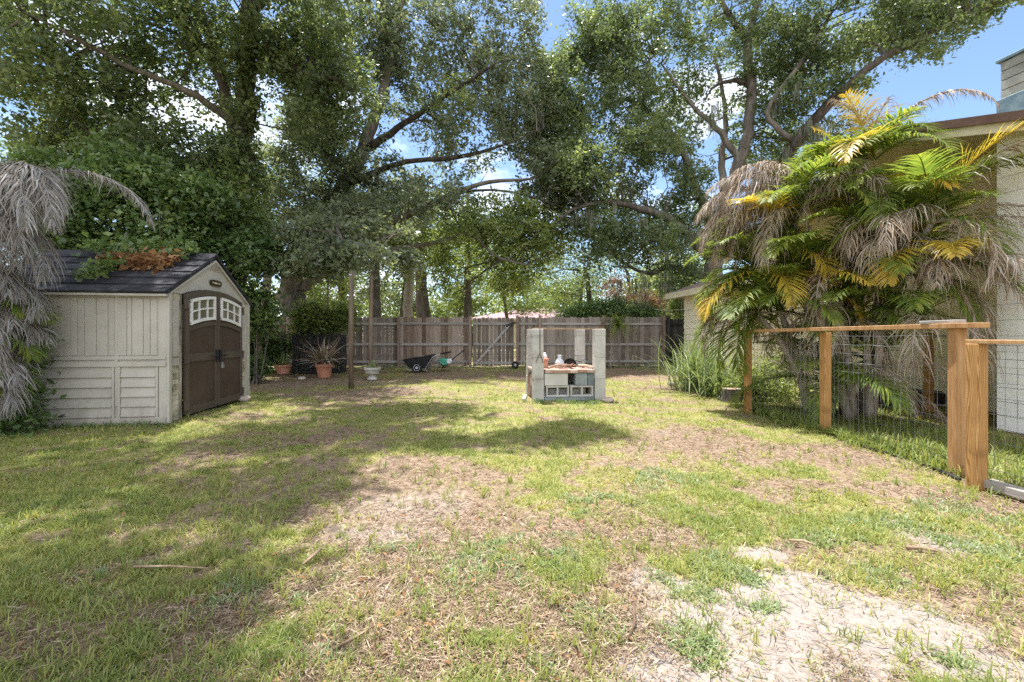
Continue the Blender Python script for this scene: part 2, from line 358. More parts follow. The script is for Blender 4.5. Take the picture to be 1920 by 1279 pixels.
def masks(x, y):
    p = np.stack([x, y], 1)
    d = (fbm(p * 1.6, 5, 3) - .5) * 2.1
    d2 = (fbm(p * 2.3 + 9, 5, 8) - .5) * 2.3
    sand = ell(SAND, x, y, d); litt = ell(LITT, x, y, d2); lush = ell(LUSH, x, y, d2 * .7)
    base = sstep(.34, .62, fbm(p * 1.1 + 40, 5, 21))
    green = np.clip(.46 * base + .25 + .55 * lush - .85 * litt - .95 * sand, 0, 1)
    fine = fbm(p * 6.5 + 3, 4, 33)
    fine2 = fbm(p * 3.1 + 8, 4, 36)
    green = np.clip(green * (.22 + 1.25 * sstep(.32, .62, fine)) * (.45 + .8 * sstep(.36, .58, fine2)), 0, 1)
    return sand, litt, green


def gz(x, y):
    x = np.asarray(x, float); y = np.asarray(y, float)
    z = .014 * np.sin(x * 1.3 + 1) * np.sin(y * 1.1) + .010 * np.sin(x * 3.1 - y * 2.3) + .006 * np.sin(x * 6.7 + y * 5.2)
    return z - .012


def make_ground():
    def axis(lo, hi, step, far):
        a = list(np.arange(lo, hi, step)); s = step; p = a[-1]
        while p < far: s *= 1.16; p += s; a.append(p)
        return a
    xs = axis(0, 6.5, .045, 350); xs = np.array([-v for v in xs[:0:-1]] + xs)
    ys0 = axis(.9, 8.5, .045, 400); b = []; s, p = .045, .9
    while p > -60: s *= 1.3; p -= s; b.append(p)
    ys = np.array(b[::-1] + ys0)
    X, Y = np.meshgrid(xs, ys); x, y = X.ravel(), Y.ravel()
    sa, li, gr = masks(x, np.maximum(y, .9))
    far = sstep(20, 40, np.hypot(x, y)); sa, li = sa * (1 - far), li * (1 - far)
    p = np.stack([x, y], 1)
    mic = (fbm(p * 9, 3, 50) - .5) * .022 * (1 - far)
    z = gz(x, y) + mic * (1 - .4 * gr)
    ny, nx = X.shape; i = np.arange(ny * nx).reshape(ny, nx)
    q = np.stack([i[:-1, :-1], i[:-1, 1:], i[1:, 1:], i[1:, :-1]], -1).reshape(-1, 4)
    me = bpy.data.meshes.new('ground'); me.vertices.add(len(x)); me.vertices.foreach_set('co', np.stack([x, y, z], 1).astype(np.float32).ravel())
    me.loops.add(q.size); me.loops.foreach_set('vertex_index', q.astype(np.int32).ravel())
    me.polygons.add(len(q)); me.polygons.foreach_set('loop_start', (np.arange(len(q)) * 4).astype(np.int32)); me.polygons.foreach_set('loop_total', np.full(len(q), 4, np.int32))
    me.polygons.foreach_set('use_smooth', np.ones(len(q), bool)); me.update(calc_edges=True)
    ca = me.color_attributes.new('mask', 'FLOAT_COLOR', 'POINT')
    ca.data.foreach_set('color', np.stack([sa, li, gr, np.ones_like(sa)], 1).astype(np.float32).ravel())
    m, nt, out = nodes_of('yard_soil'); L = nt.links.new
    bs = N(nt, 'ShaderNodeBsdfPrincipled', Roughness=.95); bs.inputs['Specular IOR Level'].default_value = .1
    at_ = N(nt, 'ShaderNodeAttribute', attribute_name='mask'); sp = N(nt, 'ShaderNodeSeparateColor'); L(at_.outputs['Color'], sp.inputs[0])
    tc = N(nt, 'ShaderNodeTexCoord')
    def noise(s, d=6.0):
        n = N(nt, 'ShaderNodeTexNoise', Scale=s, Detail=d, Roughness=.65); L(tc.outputs['Object'], n.inputs['Vector']); return n
    n1, n2, n3 = noise(3.0), noise(28.0), noise(140.0, 4.0)
    soil = ramp(nt, [(.25, G4(.085, .058, .039)), (.48, G4(.20, .142, .098)), (.62, G4(.29, .215, .153)), (.8, G4(.39, .305, .225))]); L(n2.outputs['Fac'], soil.inputs[0])
    sandr = ramp(nt, [(.2, G4(.12, .094, .078)), (.42, G4(.24, .20, .172)), (.58, G4(.325, .285, .255)), (.8, G4(.40, .365, .335))]); 
    nm = N(nt, 'ShaderNodeMath', operation='MULTIPLY_ADD'); nm.inputs[1].default_value = .5; L(n3.outputs['Fac'], nm.inputs[0])
    hm = N(nt, 'ShaderNodeMath', operation='MULTIPLY'); hm.inputs[1].default_value = .5; L(n2.outputs['Fac'], hm.inputs[0]); L(hm.outputs[0], nm.inputs[2]); L(nm.outputs[0], sandr.inputs[0])
    thatch = ramp(nt, [(.25, G4(.12, .12, .045)), (.5, G4(.24, .225, .085)), (.75, G4(.40, .34, .16))]); L(nm.outputs[0], thatch.inputs[0])
    def mix(f, a, b):
        x_ = N(nt, 'ShaderNodeMix', data_type='RGBA'); L(f, x_.inputs[0]); L(a, x_.inputs[6]); L(b, x_.inputs[7]); return x_.outputs[2]
    def sharp(o, lo, hi, am):
        a_ = N(nt, 'ShaderNodeMath', operation='MULTIPLY_ADD'); a_.inputs[1].default_value = am; L(n2.outputs['Fac'], a_.inputs[0]); L(o, a_.inputs[2])
        r_ = N(nt, 'ShaderNodeMapRange', interpolation_type='SMOOTHSTEP'); L(a_.outputs[0], r_.inputs[0]); r_.inputs[1].default_value = lo + am * .5; r_.inputs[2].default_value = hi + am * .5
        return r_.outputs[0]
    c = mix(sharp(sp.outputs[0], .25, .75, .5), soil.outputs[0], sandr.outputs[0])
    c = mix(sharp(sp.outputs[2], .10, .65, .5), c, thatch.outputs[0])
    L(c, bs.inputs['Base Color'])
    bu = N(nt, 'ShaderNodeBump', Strength=.7, Distance=.02); L(nm.outputs[0], bu.inputs['Height']); L(bu.outputs[0], bs.inputs['Normal'])
    L(bs.outputs[0], out.inputs[0]); me.materials.append(m)
    o = bpy.data.objects.new('ground', me); COL.objects.link(o); o['kind'] = 'structure'


make_ground()


def scatter(n, ymin, ymax, pw, seed, margin=.8):
    """random ground points, denser towards the lawn's near end, over a wedge wider than any view of it"""
    r = np.random.default_rng(seed); u = r.random(n)
    y = (ymin ** (1 - pw) + u * (ymax ** (1 - pw) - ymin ** (1 - pw))) ** (1 / (1 - pw))
    x = (r.random(n) * 2 - 1) * (1.22 * y + margin)
    return x, y, r


SHED0 = np.array([-4.74, 5.85]); SA = math.radians(8.5)
SV = np.array([-math.sin(SA), math.cos(SA)]); SU = np.array([-math.cos(SA), -math.sin(SA)])


def blocked(x, y):
    q = np.stack([x, y], 1) - SHED0; a = q @ SU; b = q @ SV
    shed = (a > -.02) & (a < 2.4) & (b > -.02) & (b < 2.42)
    pit = (np.abs(x - 1.0) < .62) & (np.abs(y - 8.4) < .5)
    house = (x > 9.0 - .2 * y) | ((x > 7.25 - .2 * y) & (y < 5.5))
    return shed | pit | house | (y > 16.3)


def blades(name, x, y, r, lo, hi, wid, lean, v, material, label_kind='stuff'):
    n = len(x); L = lo + (hi - lo) * r.random(n) ** 1.2
    az = r.random(n) * 2 * np.pi; le = np.radians(lean[0] + (lean[1] - lean[0]) * r.random(n))
    w = wid * (.7 + .6 * r.random(n))
    z = gz(x, y) - .004
    d = np.stack([np.cos(az) * np.sin(le), np.sin(az) * np.sin(le), np.cos(le)], 1)
    ta = az + np.pi / 2 + (r.random(n) - .5) * 1.5
    s = np.stack([np.cos(ta), np.sin(ta), 0 * ta], 1) * w[:, None] / 2
    b = np.stack([x, y, z], 1); mid = b + d * (L * .55)[:, None]
    dr = d.copy(); dr[:, 2] -= .55; dr[:, :2] *= 1.3; tip = mid + dr * (L * .45)[:, None]
    tip[:, 2] = np.maximum(tip[:, 2], z + .006)
    V = np.stack([b - s, b + s, mid + s * .75, mid - s * .75, tip], 1)
    o = npmesh(name, V, 5, [(0, 1, 2, 3), (3, 2, 4)], np.clip(v, 0, 1), material)
    if label_kind: o['kind'] = label_kind
    return o


def make_lawn():
    # tufts of grass; each spawns several blades
    x, y, r = scatter(120000, 1.0, 16.3, 1.40, 5)
    sa, li, gr = masks(x, y)
    keep = (r.random(len(x)) < np.clip(gr * 1.2, 0.02, 1)) & ~blocked(x, y)
    x, y, gr = x[keep], y[keep], gr[keep]
    tv = .22 + .45 * fbm(np.stack([x, y], 1) * 1.7, 3, 61) + .3 * (1 - gr) * r.random(len(x))
    k = 9
    sp = .012 + .006 * y
    xx = (x[:, None] + r.normal(size=(len(x), k)) * sp[:, None]).ravel(); yy = (y[:, None] + r.normal(size=(len(x), k)) * sp[:, None]).ravel()
    yv = np.repeat(y, k); vv = np.repeat(tv, k) + (r.random(len(xx)) - .5) * .45
    wid = .0032 + .0011 * yv
    blades('grass', xx, yy, r, .022, .070, wid * .9, (15, 80), vv, 'grass')
    # weed patches
    W = [(960, 1030, 150, 26), (880, 1065, 70, 32), (1130, 1160, 60, 36), (1310, 1050, 95, 28), (1300, 1200, 60, 40), (1330, 1110, 50, 22), (410, 1110, 70, 24), (585, 1112, 50, 18), (470, 1076, 60, 18), (1450, 1140, 40, 14),
         (1290, 1065, 80, 24), (1620, 1075, 80, 20), (1840, 1020, 70, 24), (700, 1020, 60, 14), (200, 1085, 120, 34), (1000, 1080, 60, 22), (1420, 1075, 60, 18), (620, 1230, 60, 22), (360, 1240, 90, 26), (1240, 895, 60, 20), (1120, 940, 80, 20),
         (1650, 985, 120, 22), (1800, 960, 100, 20), (1530, 1010, 80, 16), (1000, 1250, 50, 22), (820, 1100, 60, 24), (1790, 1240, 40, 9), (560, 1075, 70, 18)]
    P = []
    for px, py, rx, ry in W:
        c = gp(px, py); b = (F * H / (py - ry - HY) - F * H / (py + ry - HY)) / 2; a = rx * c[1] / F
        n = int(1500 * a * b * 3.1 / (.25 + .2 * c[1]) * .9) + 30
        t = r.random(n) * 6.283; q = np.sqrt(r.random(n)) * (1 + .35 * np.sin(3 * t + px))
        P.append(np.stack([c[0] + a * q * np.cos(t), c[1] + b * q * np.sin(t)], 1))
    P = np.concatenate(P); P = P[fbm(P * 7, 3, 77) > .47]
    k = 7; xx = np.repeat(P[:, 0], k) + r.normal(size=len(P) * k) * .013; yy = np.repeat(P[:, 1], k) + r.normal(size=len(P) * k) * .013
    blades('weeds', xx, yy, r, .022, .060, .006 + .0006 * yy, (15, 85), .35 + .5 * r.random(len(xx)), 'weed')
    # single taller stalks and tufts
    x, y, r = scatter(3000, 1.2, 10, 1.5, 9); ok = ~blocked(x, y) & (r.random(len(x)) > .9 * masks(x, y)[0]); x, y = x[ok], y[ok]
    k = 8; xx = np.repeat(x, k) + r.normal(size=len(x) * k) * .011; yy = np.repeat(y, k) + r.normal(size=len(x) * k) * .011
    blades('tall_grass', xx, yy, r, .05, .125, .0036 + .0008 * yy, (5, 50), np.repeat(.12 + .5 * r.random(len(x)), k) + .15 * r.random(len(xx)), 'grass')
    # dry straw lying flat
    x, y, r = scatter(300000, 1.0, 15, 1.6, 14); sa, li, gr = masks(x, y)
    ok = (r.random(len(x)) < np.clip(.30 + .8 * li - .55 * gr - .22 * sa, .05, 1)) & ~blocked(x, y); x, y = x[ok], y[ok]
    n = len(x); L = (.012 + .06 * r.random(n) ** 2.5) * (1 + .10 * y); az = r.random(n) * 6.283; w = (.0006 + .0011 * r.random(n)) * (1 + .32 * y)
    d = np.stack([np.cos(az), np.sin(az), (r.random(n) - .3) * .35], 1) * L[:, None]; s = np.stack([-np.sin(az), np.cos(az), (r.random(n) - .5) * .8], 1) * w[:, None]
    b = np.stack([x, y, gz(x, y) + .004 + .012 * r.random(n)], 1)
    o = npmesh('dry_straw', np.stack([b - s, b + d * .5 - s + [0, 0, .003], b + d, b + d * .5 + s + [0, 0, .003]], 1), 4, [(0, 1, 2, 3)], r.random(n), 'straw'); o['kind'] = 'stuff'
    # fallen leaves
    x, y, r = scatter(30000, 1.0, 15.5, 1.2, 15); sa, li, gr = masks(x, y)
    nearfence = sstep(11, 13.5, y) * sstep(2.5, -2.5, x) * 1.2
    ok = (r.random(len(x)) < np.clip(.015 + .10 * li + nearfence - .1 * sa, 0, 1)) & ~blocked(x, y); x, y = x[ok], y[ok]; n = len(x)
    L = .014 + .024 * r.random(n) + .0045 * y; az = r.random(n) * 6.283; w = L * .38
    d = np.stack([np.cos(az), np.sin(az), (r.random(n) - .4) * .5], 1) * L[:, None]; s = np.stack([-np.sin(az), np.cos(az), (r.random(n) - .5)], 1) * w[:, None] * .5
    b = np.stack([x, y, gz(x, y) + .008 + .014 * r.random(n)], 1)
    o = npmesh('leaf_litter', np.stack([b, b + d * .5 - s + [0, 0, .006], b + d, b + d * .5 + s + [0, 0, .006]], 1), 4, [(0, 1, 2, 3)], .1 + .9 * r.random(n), 'drybush'); o['kind'] = 'stuff'


make_lawn()


# ------------------------------------------------------------------ foliage
def rand_dirs(n, r):
    d = r.normal(size=(n, 3)); return d / np.linalg.norm(d, axis=1)[:, None]


def leaf_quads(P, L, W, r, hang=0., fold=.2):
    n = len(P); a = rand_dirs(n, r); a[:, 2] = a[:, 2] * .7 - hang; a /= np.linalg.norm(a, axis=1)[:, None]
    b = np.cross(a, rand_dirs(n, r)); b /= np.linalg.norm(b, axis=1)[:, None] + 1e-9
    nn = np.cross(a, b); q_ = .5 + 1.0 * r.random(n) ** 1.5; l = L * q_ * (.8 + .4 * r.random(n)); w = W * q_ * (.75 + .5 * r.random(n))
    a = a * l[:, None] / 2; b = b * w[:, None] / 2; nn = nn * (w * fold)[:, None]
    return np.stack([P - a, P + b + nn, P + a, P - b + nn], 1)


def foliage(name, blobs, seed, material, parent, L=.135, W=.068, carve=.42, hang=.1, cl=.23, noise=.8, vbias=0, loc=None, more=.92):
    """blobs: (centre, radii, clumps, leaves per clump)"""
    r = np.random.default_rng(seed); PP, VV, CC = [], [], []
    for c, rad, nc, m in blobs:
        nc = int(nc * more)
        d = rand_dirs(nc, r); q = r.random(nc) ** .42
        C = np.array(c) + d * q[:, None] * np.array(rad)
        C = C[fbm(C * noise, 2, seed) > carve]
        if not len(C): continue
        CC.append(C); k = len(C)
        ns = 6; per = max(2, m // ns); mm = per * ns                 # leaves sit along short shoots
        sd = rand_dirs(k * ns, r).reshape(k, ns, 1, 3) * np.array([1, 1, .6]); sd[..., 2] += .12 - hang * .6
        ul = (.15 + .85 * r.random((k, ns, per, 1))) * cl * (1.3 + 1.5 * r.random((k, ns, 1, 1)))
        off = (sd * ul + r.normal(size=(k, ns, per, 3)) * (.045 + .14 * cl)).reshape(k, mm, 3) + r.normal(size=(k, mm, 3)) * cl * .12; m = mm
        PP.append((C[:, None, :] + off).reshape(-1, 3))
        cv = .42 + .5 * (fbm(C * .9, 2, seed + 5) - .5) + .5 * (r.random(k) - .5)
        VV.append((cv[:, None] + .34 * (r.random((k, m)) - .5)).ravel())
    P = np.concatenate(PP); v = np.clip(np.concatenate(VV) + vbias, 0, 1)
    o = npmesh(name, leaf_quads(P, L, W, r, hang), 4, [(0, 1, 2, 3)], v, material, parent, loc=loc)
    return o, np.concatenate(CC)


def smooth_path(pts, n=5):
    """Catmull-Rom through (x,y,z,r) rows"""
    p = np.array(pts, float); p = np.concatenate([[2 * p[0] - p[1]], p, [2 * p[-1] - p[-2]]]); out = []
    for i in range(1, len(p) - 2):
        for t in np.arange(n) / n:
            a, b, c, d = p[i - 1:i + 3]
            out.append(.5 * (2 * b + (c - a) * t + (2 * a - 5 * b + 4 * c - d) * t * t + (3 * b - a - 3 * c + d) * t ** 3))
    out.append(p[-2]); return np.array(out)


def tree(label, base, trunk, limbs, crowns, seed, name='oak_tree', bark='bark', group='trees around the yard', moss=None, twigs=.10, wob=.05, push=None, thin=1):
    """trunk / limbs: rows (px, py, Y, r); crowns: dicts of foliage() arguments with blobs in world space"""
    random.seed(seed); r = np.random.default_rng(seed)
    root = thing(name, base, label, 'tree', group); bz = np.array(base)
    def path(rows):
        if push: rows = [(a, b, Y if Y < 11.5 else push + (Y - push) * .35, rr) for a, b, Y, rr in rows]
        q = [np.append(at(a, b, Y), rr) for a, b, Y, rr in rows]
        s = smooth_path(q, 5); s[:, 3] *= thin; s[:, :3] += r.normal(size=(len(s), 3)) * wob * np.minimum(1, s[:, 3:4] * 4); s[:, 3] = np.maximum(s[:, 3], .008); return s
    tp = path(trunk); m = MB(); m.tube(tp[:, :3] - bz, list(tp[:, 3]), 14, jit=.12); m.build('trunk', bark, root, smooth=True)
    allp = [tp[len(tp) // 3:, :3]]
    for lm in limbs:
        s = path(lm); m = MB(); m.tube(s[:, :3] - bz, list(s[:, 3]), 9, jit=.12); allp.append(s[len(s) // 4:, :3])
        for k in range(4):                                     # side shoots of the limb
            i = random.randrange(len(s) // 3, len(s)); st = s[i, :3]; dd = rand_dirs(1, r)[0]; dd[2] = abs(dd[2]) * .6 - .1; ln = .5 + 1.2 * random.random()
            rr = s[i, 3] * .4
            pts = [st - bz, st + dd * ln * .5 + r.normal(size=3) * .1 - bz, st + dd * ln + r.normal(size=3) * .2 - bz]
            m.tube(pts, [rr, rr * .7, .01], 6)
        m.build('limb', bark, root, smooth=True)
    AP = np.concatenate(allp); CC = []
    for cdef in crowns:
        cd = dict(cdef); o, C = foliage('crown', cd.pop('blobs'), seed + len(CC) * 7, cd.pop('mat'), root, loc=base, **cd); CC.append(C)
    if twigs:
        C = np.concatenate(CC); C = C[r.random(len(C)) < twigs]; m = MB()
        used = {}
        for c in C[:900]:
            d2 = np.linalg.norm(AP - c, axis=1) + 1.5 * np.maximum(0, AP[:, 2] - c[2]); a = AP[int(np.argmin(d2))]; ln = np.linalg.norm(c - a)
            ki = int(np.argmin(d2)); used[ki] = used.get(ki, 0) + 1
            if ln > 3.2 or used[ki] > 4: continue
            mid = (a + c) / 2 + r.normal(size=3) * .12 * ln; mid2 = (a + 3 * c) / 4 + r.normal(size=3) * .07 * ln
            rr = .010 + .009 * ln
            m.tube([a - bz, mid - bz, mid2 - bz, c - bz], [rr, rr * .7, rr * .45, .005], 5, cap=False)
        if m.v: m.build('branches', bark, root, smooth=True)
    if moss:
        V, vv = [], []
        for (px, py, Y, n, sp) in moss:
            c = at(px, py, Y)
            for _ in range(n):
                s = c + r.normal(size=3) * [sp, sp, sp * .4]; ln = .35 + .9 * r.random()
                for _k in range(16):
                    b = s + r.normal(size=3) * [.07, .07, .03]; e = b + np.array([r.normal() * .05, r.normal() * .05, -ln * (.4 + .6 * r.random())]); w = np.array([math.cos(_k), math.sin(_k), 0]) * .012
                    V.append([b - w, b + w, e + w * .3, e - w * .3]); vv.append(r.random())
        npmesh('moss', np.array(V), 4, [(0, 1, 2, 3)], np.array(vv), 'moss', root, loc=base)
    return root


def B(px, py, Y, rx, ry, rz, nc, m=46):
    return (at(px, py, Y), (rx, ry, rz), nc, m)


# big oak left of centre, whose crown also hangs over the shed and the left lawn
b1 = gp(440, 704); b1 = np.array([at(440, 690, 13)[0], 13, 0])
tree('tall oak with a thick ivy-wrapped trunk rising behind the tan shed', b1,
     [(432, 706, 13, .52), (440, 560, 13, .42), (446, 420, 13, .38), (453, 260, 13, .36), (463, 110, 13, .32), (478, -60, 13, .30), (500, -300, 13, .18), (520, -480, 12.5, .07)],
     [[(455, 150, 13, .2), (500, 126, 12.8, .13), (560, 132, 12.5, .10), (640, 150, 12.2, .05)],
      [(450, 280, 13, .22), (424, 190, 12.8, .2), (390, 60, 12.5, .16), (330, -120, 12, .10), (280, -260, 11.5, .04)],
      [(450, 240, 13, .18), (370, 180, 12, .12), (250, 130, 11, .09), (120, 60, 10, .05), (40, 20, 9.6, .02)],
      [(470, 20, 13, .2), (560, -60, 12.5, .14), (680, -120, 12, .09), (800, -150, 11.6, .04)],
      [(470, 0, 13, .2), (430, -180, 11.5, .15), (330, -420, 10, .1), (200, -700, 8.5, .05)],
      [(445, 400, 13, .12), (400, 360, 12.6, .08), (330, 330, 12, .05), (250, 320, 11.5, .02)]],
     [dict(mat='oak', blobs=[B(130, 60, 11, 2.6, 2.2, 2.2, 420), B(330, 40, 12, 2.6, 2.2, 2.4, 420), B(200, 250, 11.5, 2.3, 1.8, 1.7, 380), B(360, 300, 12.6, 1.9, 1.5, 1.6, 260), B(560, 40, 12.4, 2.2, 1.9, 2.0, 300), B(620, 200, 13, 1.7, 1.6, 1.6, 200),
                             B(40, 160, 10.5, 1.5, 1.6, 1.6, 90), B(330, 170, 12.6, 1.8, 1.2, 1.4, 200), B(590, 130, 13.5, 1.6, 1.2, 1.4, 160), B(452, 330, 12.9, .75, .7, 1.3, 130), B(440, 200, 12.7, .9, .6, .9, 80), B(480, 90, 12.7, 1.0, .6, .8, 80), B(330, -200, 12, 3.2, 2.4, 1.8, 260), B(560, -180, 12, 2.6, 2.2, 1.6, 200)]),
      dict(mat='oak', blobs=[((-4.5, 6.3, 10.2), (2.1, 1.2, .9), 300, 60), ((-3.4, 4.5, 9.9), (1.3, .8, .8), 170, 60), ((-7.2, 5.4, 9.6), (2.2, 1.8, 1.2), 260, 60), ((-3.6, 8.2, 10.6), (1.6, 1.0, .8), 200, 60), ((-7.0, 8.6, 10.6), (2.6, 1.6, 1.2), 260, 60), ((-5.6, 3.6, 9.6), (1.6, 1.0, .7), 140, 60)], carve=.475, noise=.95, cl=.28, more=1.05)], 101, thin=.78)

# spreading oak at the fence, whose limbs reach right over the lawn
b2 = np.array([at(552, 600, 17)[0], 17, 0])
tree('spreading oak with a leaning grey trunk beside the back fence behind the black crates', b2,
     [(560, 690, 17, .75), (552, 600, 17, .62), (545, 540, 17, .55), (556, 480, 16.8, .46), (590, 420, 16.4, .42), (640, 360, 16, .36), (690, 260, 15.6, .28), (730, 130, 15.2, .2), (760, -60, 15, .1)],
     [[(575, 440, 16.5, .3), (640, 455, 15.8, .22), (720, 425, 15, .17), (800, 385, 14.4, .14), (900, 345, 13.8, .10), (1000, 335, 13.4, .05)],
      [(640, 455, 15.8, .18), (720, 468, 15.2, .13), (820, 455, 14.8, .10), (880, 440, 14.5, .08), (930, 480, 14.3, .06), (990, 498, 14.2, .03)],
      [(720, 425, 15, .12), (790, 395, 15.3, .09), (870, 360, 15.6, .07), (960, 360, 15.8, .05), (1060, 390, 16, .02)],
      [(690, 280, 15.6, .2), (760, 230, 15, .14), (850, 170, 14.4, .1), (930, 120, 14, .05)],
      [(660, 340, 15.8, .18), (760, 305, 15, .12), (860, 295, 14.4, .1), (950, 270, 14, .05), (1020, 240, 13.6, .02)],
      [(550, 520, 17, .28), (520, 470, 16.6, .2), (480, 430, 16.2, .12), (430, 400, 16, .05)],
      [(548, 560, 17, .3), (580, 530, 17.2, .24), (640, 500, 17.6, .16), (700, 490, 18, .08)],
      [(600, 415, 16.3, .14), (610, 400, 13.5, .10), (630, 425, 11.3, .06), (655, 470, 10.6, .03), (700, 478, 10.8, .015)],
      [(735, 110, 15.2, .16), (700, -60, 13.5, .12), (640, -180, 12, .08), (600, -260, 11, .04)]],
     [dict(mat='oakg', blobs=[B(640, 270, 16.5, 2.6, 1.9, 2.2, 420), B(760, 130, 17, 3.0, 2.0, 2.4, 460), B(900, 100, 17.2, 2.4, 1.7, 2.2, 360), B(880, 260, 17, 2.6, 1.8, 1.7, 360), B(700, 370, 16.6, 2.4, 1.6, 1.4, 300), B(980, 200, 17.2, 1.7, 1.4, 1.8, 230), B(1010, 330, 17, 1.6, 1.3, 1.5, 210), B(560, 380, 16.2, 1.7, 1.6, 1.8, 260),
                              B(820, -60, 17.4, 3.6, 2.2, 2.1, 330), B(650, 60, 16, 2.3, 1.8, 2.2, 330), B(965, 30, 17, 1.1, 1.4, 1.6, 110), B(560, 250, 16, 1.6, 1.4, 1.6, 220)], carve=.42),
      dict(mat='oakg', blobs=[B(620, 420, 14.2, 1.5, 1.1, .8, 150, 40), B(720, 400, 14.4, 1.6, 1.1, .7, 150, 40), B(650, 500, 13.6, .9, .8, .55, 90, 40), B(710, 490, 13.4, .6, .6, .5, 50, 40), B(830, 370, 14.6, 1.6, 1.0, .6, 110, 40)], carve=.45, hang=.35, L=.13, W=.062),
      dict(mat='lime', blobs=[B(900, 420, 16.4, 2.6, 1.6, 1.3, 270), B(830, 510, 17.5, 1.9, 1.2, 1.0, 150), B(1000, 450, 16.8, 1.8, 1.2, 1.3, 200), B(960, 520, 17.2, 1.5, 1.1, .9, 110), B(850, 200, 16.4, 1.3, 1.3, 1.3, 60), B(760, 460, 18, 2, 1.2, 1.0, 130)], carve=.42, hang=.25),
      dict(mat='oakg', blobs=[((-2.9, 9.6, 10.0), (1.7, .9, .9), 240, 60), ((-1.7, 8.0, 10.0), (1.2, .55, .6), 170, 60), ((-.75, 8.35, 10.2), (1.0, .42, .5), 100, 60)], carve=.44, more=.8),
      dict(mat='oakg', blobs=[B(640, 480, 10.6, 1.3, .5, .32, 110, 36), B(560, 495, 11.6, .9, .5, .35, 70, 36), B(725, 485, 12.2, 1.0, .5, .32, 80, 36), B(600, 440, 11.4, 1.3, .5, .4, 80, 36), B(690, 430, 12, 1.3, .5, .4, 80, 36)], carve=.44, hang=.45, cl=.2)], 102, push=17, thin=.8)

